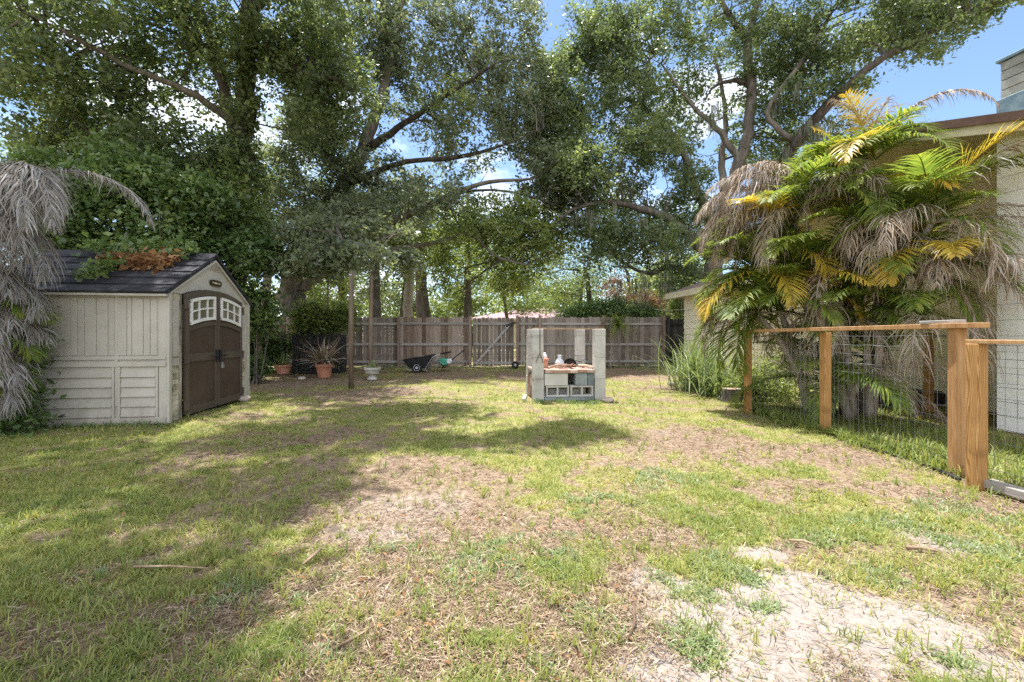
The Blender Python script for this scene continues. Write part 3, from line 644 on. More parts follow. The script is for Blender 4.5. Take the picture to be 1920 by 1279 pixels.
# right-hand oak with Spanish moss
b3 = np.array([at(1338, 600, 18)[0], 18, 0])
tree('large open oak with grey moss on its limbs standing behind the yellowing palm', b3,
     [(1336, 684, 18, .60), (1337, 560, 18, .46), (1338, 490, 18, .42), (1346, 430, 18, .38), (1370, 350, 17.8, .30), (1396, 270, 17.6, .25), (1411, 180, 17.4, .22), (1403, 70, 17.2, .18), (1440, -60, 17, .12), (1470, -200, 17, .05)],
     [[(1330, 480, 18, .30), (1292, 441, 17.6, .22), (1240, 404, 17, .18), (1190, 388, 16.6, .14), (1130, 378, 16.2, .10), (1060, 402, 16, .06), (1038, 432, 16, .02)],
      [(1362, 470, 18, .34), (1400, 400, 17.4, .28), (1490, 270, 16.4, .24), (1560, 190, 15.6, .20), (1640, 120, 15, .15), (1750, 60, 14.4, .09), (1860, 10, 14, .03)],
      [(1340, 430, 18, .26), (1312, 370, 18, .2), (1272, 270, 18, .15), (1205, 200, 18, .1), (1150, 182, 18, .04)],
      [(1398, 320, 17.7, .18), (1352, 250, 17.6, .14), (1300, 200, 17.5, .09), (1240, 120, 17.4, .04)],
      [(1322, 520, 18, .2), (1262, 500, 17.5, .14), (1210, 512, 17.2, .09), (1150, 480, 17, .04)],
      [(1410, 165, 17.4, .12), (1376, 150, 17.2, .1), (1340, 162, 17, .06), (1320, 190, 17, .02)],
      [(1404, 80, 17.2, .16), (1362, 20, 17, .12), (1330, -60, 17, .05)],
      [(1360, 370, 17.8, .2), (1352, 300, 18.2, .16), (1362, 220, 18.4, .12), (1340, 100, 18.6, .06)],
      [(1490, 270, 16.4, .14), (1440, 210, 16.2, .1), (1500, 120, 16, .08), (1560, 20, 16, .04)],
      [(1205, 200, 18, .08), (1215, 120, 18, .06), (1240, 95, 18, .03)]],
     [dict(mat='oak', blobs=[B(1180, 130, 17.5, 2.0, 2.0, 2.2, 200), B(1270, 30, 17.5, 2.6, 2.0, 1.8, 230), B(1180, 280, 17, 2.4, 1.8, 1.6, 260), B(1090, 340, 16.4, 1.9, 1.6, 1.5, 210), B(1330, 140, 17.5, 1.7, 1.6, 1.4, 110), B(1270, 330, 17.5, 1.6, 1.5, 1.2, 130),
                             B(1460, 50, 16.8, 2.2, 1.9, 1.6, 190), B(1600, 60, 15.4, 2.2, 1.6, 1.1, 190), B(1740, 60, 14.6, 1.6, 1.2, .9, 100), B(1690, -20, 14.6, 2.4, 1.5, .9, 190), B(1880, -10, 14, .9, 1, .6, 40), B(1500, 190, 16.2, 1.2, 1.1, .9, 60), B(1590, 170, 15.6, .9, .9, .6, 40),
                             B(1130, 460, 16.4, 1.5, 1.3, 1.1, 120), B(1220, 460, 17, 1.7, 1.5, 1.1, 120), B(1270, 520, 17.4, 1.2, 1.2, .8, 60), B(1130, 60, 17.4, 1.1, 1.3, 1.4, 60), B(1360, -120, 17, 3.6, 2.4, 1.6, 240), B(1430, 350, 17, 1.2, 1.2, 1.2, 60), B(1080, 220, 18, 1.9, 1.6, 2.4, 300), B(1120, 90, 18.5, 1.6, 1.6, 1.6, 190), B(1040, 180, 18, 1.3, 1.4, 1.4, 130), B(1160, 10, 18, 1.6, 1.4, 1.4, 140), B(1070, 330, 17.5, 1.8, 1.4, 1.4, 200), B(1030, 430, 17.5, 1.8, 1.3, 1.2, 130), B(1050, 130, 18, 1.2, 1.2, 1.2, 110), B(1045, 270, 18, 1.4, 1.2, 1.6, 160), B(1090, 30, 18.4, 1.0, 1, 1.0, 60), B(1240, 220, 18.5, 2.2, 1.6, 2.0, 240), B(1420, 140, 18, 2.4, 1.6, 2.2, 240), B(1300, 420, 18.5, 2.0, 1.5, 1.6, 200), B(1540, 110, 17, 2.4, 1.5, 1.4, 210), B(1440, 260, 18.5, 2.0, 1.4, 1.6, 190), B(1180, 400, 18.5, 2.4, 1.5, 1.6, 220), B(1620, 30, 16, 2.4, 1.4, 1.0, 170), B(1560, 260, 17, 1.2, 1, .9, 60), B(1760, 20, 15.4, 1.8, 1.2, .8, 150)], carve=.43, more=1.05)],
     103, thin=.85, moss=[(1470, 300, 16.4, 16, .35), (1530, 240, 15.8, 14, .3), (1190, 420, 16.6, 20, .5), (1240, 430, 17, 18, .5), (1110, 410, 16.2, 14, .5), (1220, 530, 17.2, 16, .5), (1340, 210, 17, 8, .3), (1270, 300, 18, 10, .4), (1480, 180, 16, 8, .3), (1290, 540, 17.4, 10, .4)])

# trees beyond the fence
def back_tree(px, Y, r0, topy, label, crown, seed, bark='bark', lean=0, name='oak_tree', m='oak', limbs=()):
    base = np.array([at(px, 600, Y)[0], Y, 0.]); gy = HY + F * H / Y
    tree(label, base, [(px, gy + 2, Y, r0 * 1.25), (px + lean * .3, 590, Y, r0), (px + lean * .6, 520, Y, r0 * .85), (px + lean, topy, Y, r0 * .4)], limbs, [dict(mat=m, blobs=crown, carve=.42, L=.15, W=.075, cl=.42)], seed, name=name, bark=bark, wob=.03, thin=.78)

back_tree(762, 20, .30, 330, 'pale smooth-barked trunk standing just beyond the wooden fence', [B(770, 380, 20, 2.6, 2, 1.6, 170, 40), B(720, 430, 20.5, 2, 1.6, 1.3, 110, 40)], 201, 'palebark', lean=10, m='oakg',
          limbs=[[(766, 520, 20, .2), (752, 480, 20, .14), (735, 420, 20, .08)]])
back_tree(702, 19, .30, 300, 'dark straight trunk beyond the fence, left of the pale trunk', [B(700, 430, 19.5, 2.0, 1.6, 1.1, 110, 40), B(650, 480, 20, 1.5, 1.4, .8, 70, 40)], 202, lean=4)
back_tree(803, 23, .26, 330, 'dark leaning trunk beyond the fence, just right of the pale trunk', [B(820, 420, 23, 2.6, 2, 1.8, 150, 40)], 203, lean=-14, m='lime')
back_tree(788, 24, .24, 340, 'thin grey-brown trunk half behind the dark leaning trunk', [B(780, 470, 25, 2.2, 2, 1.2, 90, 40)], 204, lean=-6, m='oakg')
back_tree(877, 25, .30, 360, 'short dark trunk rising above the fence post left of the gate', [B(880, 470, 25, 3.0, 2.2, 1.6, 150, 40), B(940, 520, 26, 2, 2, 1.1, 80, 40)], 205, m='lime', limbs=[[(878, 540, 25, .14), (905, 500, 25, .09), (940, 480, 25, .04)]])
back_tree(1112, 30, .22, 500, 'thin bent tree far beyond the fence, right of the block pit', [B(1050, 520, 30, 3.2, 2.4, 1.5, 160, 40), B(1010, 480, 30, 2.6, 2.2, 1.6, 120, 40), B(1100, 470, 31, 2.2, 2.2, 1.2, 60, 40)], 206, lean=-18, limbs=[[(1106, 540, 30, .16), (1090, 510, 30, .12), (1060, 505, 30, .06)]])
back_tree(640, 27, .3, 420, 'dull green tree far behind the fence between the two wooden poles', [B(640, 470, 27, 3.6, 2.2, 2.2, 200, 40), B(690, 540, 28, 2.6, 2, 1.4, 130, 40)], 207, m='oakg')
back_tree(1250, 27, .28, 460, 'rounded green tree far behind the fence left of the house eave', [B(1250, 540, 27, 2.6, 2, 1.6, 170, 40), B(1300, 500, 28, 2, 2, 1.6, 110, 40)], 208, m='lime')
back_tree(500, 26, .35, 330, 'tall background tree half hidden behind the leaning grey trunk', [B(480, 380, 26, 4.2, 2.6, 3.2, 260, 40), B(600, 300, 27, 4, 2.6, 3.2, 240, 40)], 209, m='oak')
back_tree(250, 20, .35, 200, 'leafy background tree far left behind the shed roof', [B(250, 330, 20, 4.2, 2.4, 3.0, 300, 40), B(90, 320, 20, 3.0, 2.4, 2.0, 150, 40), B(60, 440, 19, 3, 2, 2, 200, 40)], 210, m='oak')

for k, (px, Y, rows, lb, mt_) in enumerate([
        (600, 24, [(600, 500, 2.6, 1.7, 190), (640, 430, 2.4, 1.6, 160), (560, 560, 1.8, 1.2, 110)], 'leafy young tree beyond the fence just right of the leaning trunk', 'lime'),
        (745, 28, [(740, 520, 2.8, 1.8, 200), (700, 460, 2.8, 1.6, 160), (790, 450, 2.6, 1.6, 150)], 'greyish leafy tree filling the view behind the pale trunk', 'oakg'),
        (850, 30, [(860, 530, 2.8, 1.7, 200), (840, 460, 3.0, 1.7, 190), (920, 480, 2.6, 1.6, 160)], 'bright green tree beyond the fence above the wheelbarrow', 'lime'),
        (960, 34, [(960, 520, 3.4, 1.9, 210), (1000, 460, 3.2, 1.9, 190), (900, 430, 3.0, 1.8, 150)], 'bright leafy tree behind the pink roof', 'lime'),
        (1080, 36, [(1080, 540, 3.0, 1.6, 190), (1120, 500, 2.4, 1.5, 90), (1040, 545, 3.0, 1.3, 130)], 'pale green far tree right of the pink roof', 'lime'),
        (1190, 30, [(1190, 540, 2.8, 1.5, 180), (1230, 500, 2.4, 1.5, 120), (1150, 470, 1.8, 1.4, 60)], 'round green tree behind the reddish bush', 'oak')]):
    back_tree(px, Y, .17, rows[1][1], lb, [B(a, b_, Y, c_, 1.8, d_, n_, 38) for a, b_, c_, d_, n_ in rows] + [B(px + 25, 578, Y - 1, 1.9, .9, .6, 90, 34)], 220 + k, m=mt_, lean=[-38, 26, 40, -34, 22, -20][k])

# far wood as one mass
o, _ = foliage('far_woods', [((x, 48 + 5 * math.sin(x * .7), 3.6 + 1.3 * math.sin(x * .37 + 1)), (4.5, 2.5, 3.8 + 1.2 * math.sin(x * .9)), 190, 26) for x in range(-64, 60, 5)], 301, 'lime', None, L=.42, W=.24, cl=.8, carve=.36, vbias=-.08)
o['kind'] = 'stuff'


# ------------------------------------------------------------------ shrubs
def shrub(label, base, blobs, seed, material='vine', name='shrub', L=.10, W=.055, stems=6, carve=.36, group='shrubs along the yard edge', hang=.1, cl=.22, sr=.02, more=1.2):
    root = thing(name, base, label, 'shrub', group); random.seed(seed)
    o, C = foliage('foliage', blobs, seed, material, root, L=L, W=W, carve=carve, hang=hang, cl=cl, noise=.9, loc=base, more=more)
    m = MB(); bz = np.array(base)
    for c in C[:: max(1, len(C) // (stems * 3))][: stems * 3]:
        a = np.array([random.uniform(-.15, .15), random.uniform(-.12, .12), 0]); e = c - bz
        m.tube([a, a * .5 + e * .5 + np.array([random.uniform(-.1, .1), random.uniform(-.1, .1), .1]), e], [sr, sr * .7, sr * .25], 5)
    m.build('stems', 'bark', root, smooth=True)
    return root


def fl(px, py, Y): p = at(px, py, Y); p[2] = 0; return p
rt = random.Random(404)
TH = []
for k in range(46):
    px = rt.uniform(60, 480); top = np.interp(px, [60, 160, 260, 340, 420, 480], [300, 320, 260, 290, 330, 470]); py = rt.uniform(top, 600); q = rt.uniform(.28, .75)
    TH.append(B(px, py, 10.0 + (px - 100) * .0036 + rt.uniform(-.5, .9), q * rt.uniform(.8, 1.5), q * .8, q * rt.uniform(.7, 1.3), int(95 * q * q + 22), 36))
shrub('dense vine-covered thicket rising over the shed roof', fl(300, 600, 10.2), TH + [B(478, 570, 11.4, .35, .5, .6, 50, 36), B(300, 600, 11, 2.2, .4, 1.1, 110, 36)], 401, stems=10, sr=.04, carve=.38, cl=.24, L=.12, W=.07, more=1.5)
shrub('lighter yellow-green saplings growing up through the thicket behind the shed', fl(200, 600, 11.6),
      [B(130, 300, 11.8, 1.6, .8, 1.4, 150, 34), B(420, 380, 12, 1.0, .8, 1.3, 120, 34), B(300, 260, 12, 1.6, .8, 1.0, 110, 34), B(330, 460, 11.8, 1.6, .6, .8, 90, 34), B(470, 470, 12.2, .5, .6, .8, 60, 34)], 411, 'lime', stems=8, sr=.05, carve=.42, cl=.28, L=.12, W=.06)
shrub('leafy green bush right of the shed by the leftmost wooden pole', fl(495, 700, 14.5),
      [B(495, 640, 14.5, .75, .4, .8, 210, 34), B(485, 580, 14.5, .6, .4, .65, 120, 34), B(515, 650, 14.7, .5, .4, .5, 80, 34), B(465, 655, 14.2, .5, .4, .7, 80, 34)], 402, stems=6, L=.11, W=.06)
shrub('yellow-green bush in front of the leaning trunk above the black crates', fl(590, 690, 14.8),
      [B(575, 592, 14.8, .5, .4, .45, 70, 30), B(600, 610, 15, .55, .4, .4, 80, 30), B(640, 600, 15.2, .6, .4, .5, 70, 30), B(590, 625, 15.2, .7, .3, .3, 40, 30)], 403, 'lime', L=.12, W=.06)
shrub('green creeper spilling over the fence top right of the block pit', fl(1130, 690, 17.3),
      [B(1100, 585, 17.3, .7, .4, .35, 110, 30), B(1150, 582, 17.2, .8, .4, .42, 130, 30), B(1205, 590, 17.3, .7, .4, .32, 100, 30), B(1070, 592, 17.6, .6, .4, .3, 60, 30), B(1150, 630, 17.6, 1.2, .3, .7, 60, 30)], 404, 'vine', L=.1, W=.05, stems=5)
shrub('reddish-leaved bush beyond the fence under the mossy oak', fl(1165, 690, 20), [B(1155, 545, 20, .9, .7, .6, 90, 34), B(1185, 560, 20.4, .9, .7, .5, 80, 34), B(1215, 572, 20, .8, .6, .35, 50, 30), B(1170, 620, 20.2, 1, .5, 1, 50, 30)], 405, 'redleaf', L=.12, W=.05)
shrub('bright green bush beyond the fence at the corner of the house', fl(1275, 690, 18.6), [B(1285, 570, 18.6, .55, .6, .6, 100, 30), B(1260, 585, 18.4, .5, .5, .45, 80, 30), B(1275, 640, 18.5, .8, .4, .9, 60, 30)], 406, 'lime', L=.1, W=.05)
shrub('weedy tangle at the foot of the house wall behind the first wire fence post', fl(1440, 740, 8.3),
      [B(1400, 722, 8.0, .35, .3, .28, 60, 30), B(1450, 735, 7.9, .5, .3, .22, 60, 30), B(1470, 690, 8.4, .6, .3, .4, 60, 30)], 407, 'lime', L=.07, W=.025, cl=.12, sr=.01)
shrub('low vine with wide leaves growing on the dirt behind the shed corner', fl(480, 690, 10.6), [B(478, 690, 11.3, .3, .3, .3, 40, 26), B(492, 600, 11.6, .35, .3, .6, 60, 26)], 408, 'vine', L=.11, W=.07, cl=.14, stems=3)

# ------------------------------------------------------------------ palms
def frond(root, p0, az, el, L, droop, state, seed, ll=.42, n=44, bz=None, bend=None, dens=1.0, label=None, curl=1.0, mass=None):
    r = np.random.default_rng(seed); random.seed(seed); bz = np.array(bz); n = int(n * (1.75 if state in ('dfrond', 'gfrond') else 1.35) * L / 2 * dens)
    K = 26; pts = [np.array(p0, float)]; T = []
    for i in range(K):
        s = i / (K - 1); e = el - droop * s ** 1.25; a = az + (bend or 0) * s
        t = np.array([math.cos(e) * math.cos(a), math.cos(e) * math.sin(a), math.sin(e)]); T.append(t); pts.append(pts[-1] + t * L / K)
    pts = np.array(pts[:-1]); T = np.array(T)
    m = MB() if mass is None else mass; rr = .016
    m.tube(pts - bz, list(np.linspace(rr, .003, K)), 5, v=.6)
    V, vv = [], []
    dead = state in ('dfrond', 'gfrond')
    for j in range(n):
        s = .12 + .88 * (j + .5) / n; i = min(K - 2, int(s * (K - 1))); fr = s * (K - 1) - i
        p = pts[i] * (1 - fr) + pts[i + 1] * fr; t = T[i]; side = np.cross(t, [0, 0, 1.]); side /= np.linalg.norm(side) + 1e-6; up = np.cross(side, t)
        prof = math.sin(math.pi * min(1, .18 + .82 * s)) ** .6 * (1 - .35 * s)
        for sg in (-1, 1):
            if dead and r.random() < .12: continue
            ln = (ll * (1.3 if dead else 1.12)) * prof * ((.45 + .75 * r.random()) if dead else (.78 + .35 * r.random())) + .06; w = (.013 + .014 * r.random()) * (.62 if dead else 1.08)
            fw = .55 + .5 * s + .25 * (r.random() - .5)
            d = side * sg * (.9 if not dead else .55) + t * fw + up * ((.38 if not dead else .05) + .25 * (r.random() - .5)); d /= np.linalg.norm(d)
            g = (.65 if not dead else 1.75 * curl) * (.6 + .8 * r.random()); q = [p]; dd = d
            for k in range(4):
                q.append(q[-1] + dd * ln / 4); dd = dd + np.array([r.normal(), r.normal(), 0]) * (.22 if dead else .10) + np.array([0, 0, -g * .42]); dd /= np.linalg.norm(dd)
            wv = np.cross(d, up); wv /= np.linalg.norm(wv) + 1e-6
            if dead: wv = wv * .6 + r.normal(size=3) * .4
            ws = [w * .5, w, w * .9, w * .6, .002]
            V.append([x for k in range(5) for x in (q[k] - wv * ws[k] / 2, q[k] + wv * ws[k] / 2)])
            bv = r.random()
            vv.append(np.clip(.5 + .5 * (bv - .5) + (.3 * (s - .5) if state != 'dfrond' else .35 * (r.random() - .5)), 0, 1))
    V = np.array(V) - bz; b = len(m.v)
    for vs, q in zip(V, vv):
        m.add(vs, [(0, 1, 3, 2), (2, 3, 5, 4), (4, 5, 7, 6), (6, 7, 9, 8)], 0, q)
    if mass is not None: return
    o = m.build('frond', state, root)
    lb = {'gfrond': 'dry silvery grey drooping frond', 'dfrond': 'dry grey-brown drooping frond', 'yfrond': 'bright yellow frond'}.get(state)
    if lb: o['label'] = lb
    return o


def aim(p0, px, py, Y):
    d = at(px, py, Y) - np.array(p0); return math.atan2(d[1], d[0]), math.atan2(d[2], math.hypot(d[0], d[1])), np.linalg.norm(d)


def right_palm():
    def yd(px, off=0): return float(np.interp(px, [1400, 1500, 1600, 1680, 1740, 1800, 1860, 1920], [7.0, 6.8, 6.5, 6.0, 5.65, 5.4, 5.2, 5.0])) + off
    base = np.array([4.98, 6.4, 0]); root = thing('palm_clump', base, 'big clump palm of green, yellow and dry grey fronds behind the wooden wire fence', 'palm', 'palms')
    random.seed(55); S = []
    stems = [(1590, 350, 7.2, 0, 0), (1490, 420, 7.0, -.25, -.1), (1680, 440, 7.0, .25, 0), (1560, 500, 6.7, -.1, -.3), (1430, 520, 7.2, -.4, .2), (1680, 520, 6.8, .2, -.25), (1625, 300, 7.4, .1, .15), (1745, 420, 7.1, .35, .1), (1500, 560, 6.6, -.2, -.35), (1620, 590, 6.5, .05, -.4), (1420, 590, 7, -.45, 0)]
    for px, py, Y, dx, dy in stems:
        top = at(px, py, yd(px, random.uniform(-.25, .1))); a = np.array([dx, dy, 0.]); e = top - base
        m = MB(); m.tube([a, a + (e - a) * [.25, .25, .4], a + (e - a) * [.6, .6, .75], e], [.06, .05, .045, .035], 8); m.build('stem', 'palebark', root, smooth=True); S.append(top)
    k = 0
    def fr(p, az, el, L, dr, st, **kw):
        nonlocal k; k += 1; frond(root, p, az, el, L, dr, st, 5000 + k, bz=base, **kw)
    MASS = {'frond': MB(), 'dfrond': MB(), 'yfrond': MB()}
    def bulk(limit):
        C = list(S) + [at(q[0], q[1], yd(q[0], random.uniform(-.25, .1))) for q in ((1480, 480, 7.0), (1620, 440, 6.9), (1740, 430, 6.9), (1560, 330, 7.3), (1450, 600, 6.9), (1560, 620, 6.7), (1740, 600, 6.8), (1660, 380, 7.3), (1770, 520, 7.0), (1640, 680, 6.6), (1470, 440, 7.2), (1640, 300, 6), (1720, 480, 6), (1560, 720, 6), (1500, 540, 6))]
        for i, p in enumerate(C):
            n = 7
            for j in range(n):
                az = 2 * math.pi * (j + .35 * random.random()) / n + i * .9; u = random.random(); el = random.uniform(.2, 1.25)
                st = 'frond' if u < .50 or (u < .66 and p[2] < 1.7) else ('yfrond' if u < .66 else 'dfrond')
                if st == 'dfrond': el = random.uniform(-.1, .8)
                if p[2] > 2.9: el = min(el, .8)
                if p[0] + math.cos(az) * 1.3 > 6.6 - .2 * (p[1] + math.sin(az) * 1.3): az = math.pi - az
                kw = {} if k < limit else dict(mass=MASS[st])
                fr(p, az, el, random.uniform(1.1, 1.8) * (1 if p[0] < 4.9 else .80), random.uniform(1.1, 2.1) + (.7 if st == 'dfrond' else 0), st, ll=.44, dens=1.0, **kw)
        for st, m in MASS.items():
            if m.v: o = m.build('inner_fronds', st, root); o['kind'] = 'stuff'
    # fronds that stand out
    def key(i, px, py, Y, L, dr, st, lift=.6, **kw):
        az, el, d = aim(S[i], px, py, min(Y, yd(px, -.1))); fr(S[i], az, el + lift, L, dr, st, **kw)
    for px, py, L in ((1330, 420, 2.0), (1350, 340, 2.0), (1380, 380, 1.9), (1420, 330, 1.7), (1340, 460, 1.9), (1400, 420, 1.6), (1320, 380, 2.1), (1360, 300, 1.7), (1440, 300, 1.5), (1310, 440, 2.1), (1380, 450, 1.6), (1450, 360, 1.3)): key(1, px, py, 6.8, L, 2.2, 'dfrond', .75, ll=.6, dens=1.7)
    for px, py, L in ((1850, 560, 1.65), (1860, 630, 1.5), (1895, 450, 1.8), (1820, 520, 1.5), (1790, 600, 1.5)): key(5, px, py, 5.6, L, 1.9, 'dfrond', .8, ll=.55, dens=1.2)
    for px, py in ((1610, 760), (1600, 700), (1640, 700)): key(3, px, py, 6.4, 1.5, 1.9, 'dfrond', 1.2, ll=.5, dens=1.3)
    for px, py in ((1590, 780), (1630, 790)): key(9, px, py, 6.3, 1.0, 1.2, 'dfrond', .7, ll=.36, dens=1.3)
    key(7, 1900, 290, 5.0, 1.5, 1.3, 'dfrond', .45); key(7, 1890, 260, 5.0, 1.5, 1.0, 'yfrond', .35); key(7, 1860, 330, 5.3, 1.2, 1.6, 'frond', .6); key(7, 1840, 360, 5.3, 1.1, 1.6, 'frond', .7); key(7, 1810, 440, 6.6, 1.6, 2.0, 'dfrond', 1.0)
    key(0, 1540, 240, 6.9, 1.2, .9, 'yfrond', .3); key(1, 1420, 390, 6.6, 1.1, .9, 'yfrond', .3); key(5, 1740, 430, 6.4, 1.0, 1.2, 'yfrond', .5)
    key(4, 1330, 640, 6.6, 1.6, 1.6, 'yfrond', .9); key(4, 1320, 480, 7, 1.2, 1.0, 'frond', .4); key(4, 1360, 660, 6.8, 1.6, 1.9, 'frond', 1.1); key(4, 1340, 560, 6.8, 1.3, 1.3, 'frond', .6); key(4, 1310, 620, 6.8, 1.4, 1.5, 'frond', .9)
    key(8, 1580, 640, 6.2, 1.2, 2.0, 'yfrond', 1.2); key(5, 1760, 590, 6.2, 1.3, 1.5, 'frond', .8); key(8, 1440, 760, 6.8, 1.4, 1.9, 'frond', 1.3); key(9, 1700, 640, 6.3, 1.3, 1.6, 'frond', 1.0); key(5, 1860, 600, 6.6, 1.5, 1.6, 'frond', 1.0)
    key(6, 1850, 160, 7.0, 1.9, 2.3, 'dfrond', .75, ll=.22, dens=1.6, curl=1.2); key(6, 1660, 180, 7.4, .9, 1.0, 'dfrond', .3); key(6, 1720, 190, 7.4, .9, .9, 'frond', .3); key(6, 1570, 190, 7.2, 1.2, 1.3, 'dfrond', .5); key(6, 1600, 170, 7.4, 1.1, .8, 'yfrond', .2)
    for px, py, L, st in ((1330, 650, 1.2, 'frond'), (1320, 590, 1.1, 'yfrond'), (1350, 720, 1.3, 'frond'), (1335, 550, 1.0, 'frond'), (1380, 520, 1.0, 'frond'), (1400, 700, 1.2, 'frond'), (1360, 620, 1.2, 'dfrond'), (1450, 700, 1.1, 'frond')): key(10, px, py, 6.7, L, 1.9, st, .9)
    bulk(93)
    for q in range(6):
        fr(base + [random.uniform(-.5, .5), random.uniform(-.5, .1), .5], random.uniform(3.2, 6.2), random.uniform(.1, .9), random.uniform(1.0, 1.5), 1.7, 'dfrond' if q % 2 else 'frond')


right_palm()


def left_palm():
    top = at(-18, 375, 5.3); base = np.array([top[0] - .15, 5.35, 0.]); root = thing('palm', base, 'mostly dead palm with pale grey fronds hanging beside the shed at the left edge', 'palm', 'palms')
    random.seed(66); m = MB(); m.tube([(0, 0, 0), (.02, 0, 1.2), (.1, 0, 2.2), top - base], [.13, .11, .10, .08], 12, jit=.15); m.build('trunk', 'palebark', root, smooth=True)
    k = 0
    def fr(p, az, el, L, dr, st, **kw):
        nonlocal k; k += 1; frond(root, p, az, el, L, dr, st, 7000 + k, bz=base, **kw)
    az, el, d = aim(top, 270, 320, 5.5); fr(top, az, .72, 2.35, 2.05, 'gfrond', ll=.34, dens=1.7, curl=.55)
    for px, py, L, dr, li in ((110, 480, 1.7, 2.4, 1.4), (60, 520, 1.6, 2.4, 1.5), (90, 420, 1.5, 2.2, 1.1), (30, 560, 1.7, 2.2, 1.6), (120, 540, 1.8, 2.4, 1.5), (10, 500, 1.5, 2.3, 1.5), (-60, 500, 1.6, 2.3, 1.4), (70, 640, 2.0, 2.4, 1.7), (20, 620, 1.9, 2.3, 1.7)):
        az, el, d = aim(top, px, py, 4.9); fr(top, az, el + li, L, dr, 'gfrond', ll=.5, dens=1.7)
    for q in range(6): fr(top, random.uniform(1.2, 4.5), random.uniform(.2, .9), 1.6, 2.0, 'gfrond', ll=.45, dens=1.3)
    for q in range(11):
        px, py = random.uniform(-40, 100), random.uniform(470, 600); az, el, d = aim(top, px, py, random.uniform(4.7, 5.2)); fr(top + [random.uniform(-.1, .15), random.uniform(-.2, .1), random.uniform(-.5, .1)], az, el + random.uniform(1.2, 1.7), random.uniform(1.3, 1.9), 2.35, 'gfrond', ll=.5, dens=1.5)
    for z0 in (1.8, 1.5, 1.2, .8):
        low = np.array([at(-20, 640, 5.2)[0], 5.22, z0])
        for q in range(14):
            st = 'frond' if (q % 4 == 1 and z0 < 1.6) else 'gfrond'
            az = random.uniform(-1.9, .15); fr(low, az, random.uniform(.1, .9), random.uniform(.75, 1.05) if st == 'gfrond' else .8, 2.1, st, ll=.36, dens=1.7)


left_palm()


shrub('dark undergrowth in the gap between the dead palm and the shed wall', (-6.35, 5.25, 0), [((-6.35, 5.3, .5), (.34, .25, .5), 60, 30), ((-6.25, 5.3, 1.2), (.26, .2, .5), 50, 30), ((-6.1, 5.25, .2), (.3, .2, .2), 30, 30)], 412, 'vine', L=.09, W=.035, stems=4, cl=.13, sr=.01)


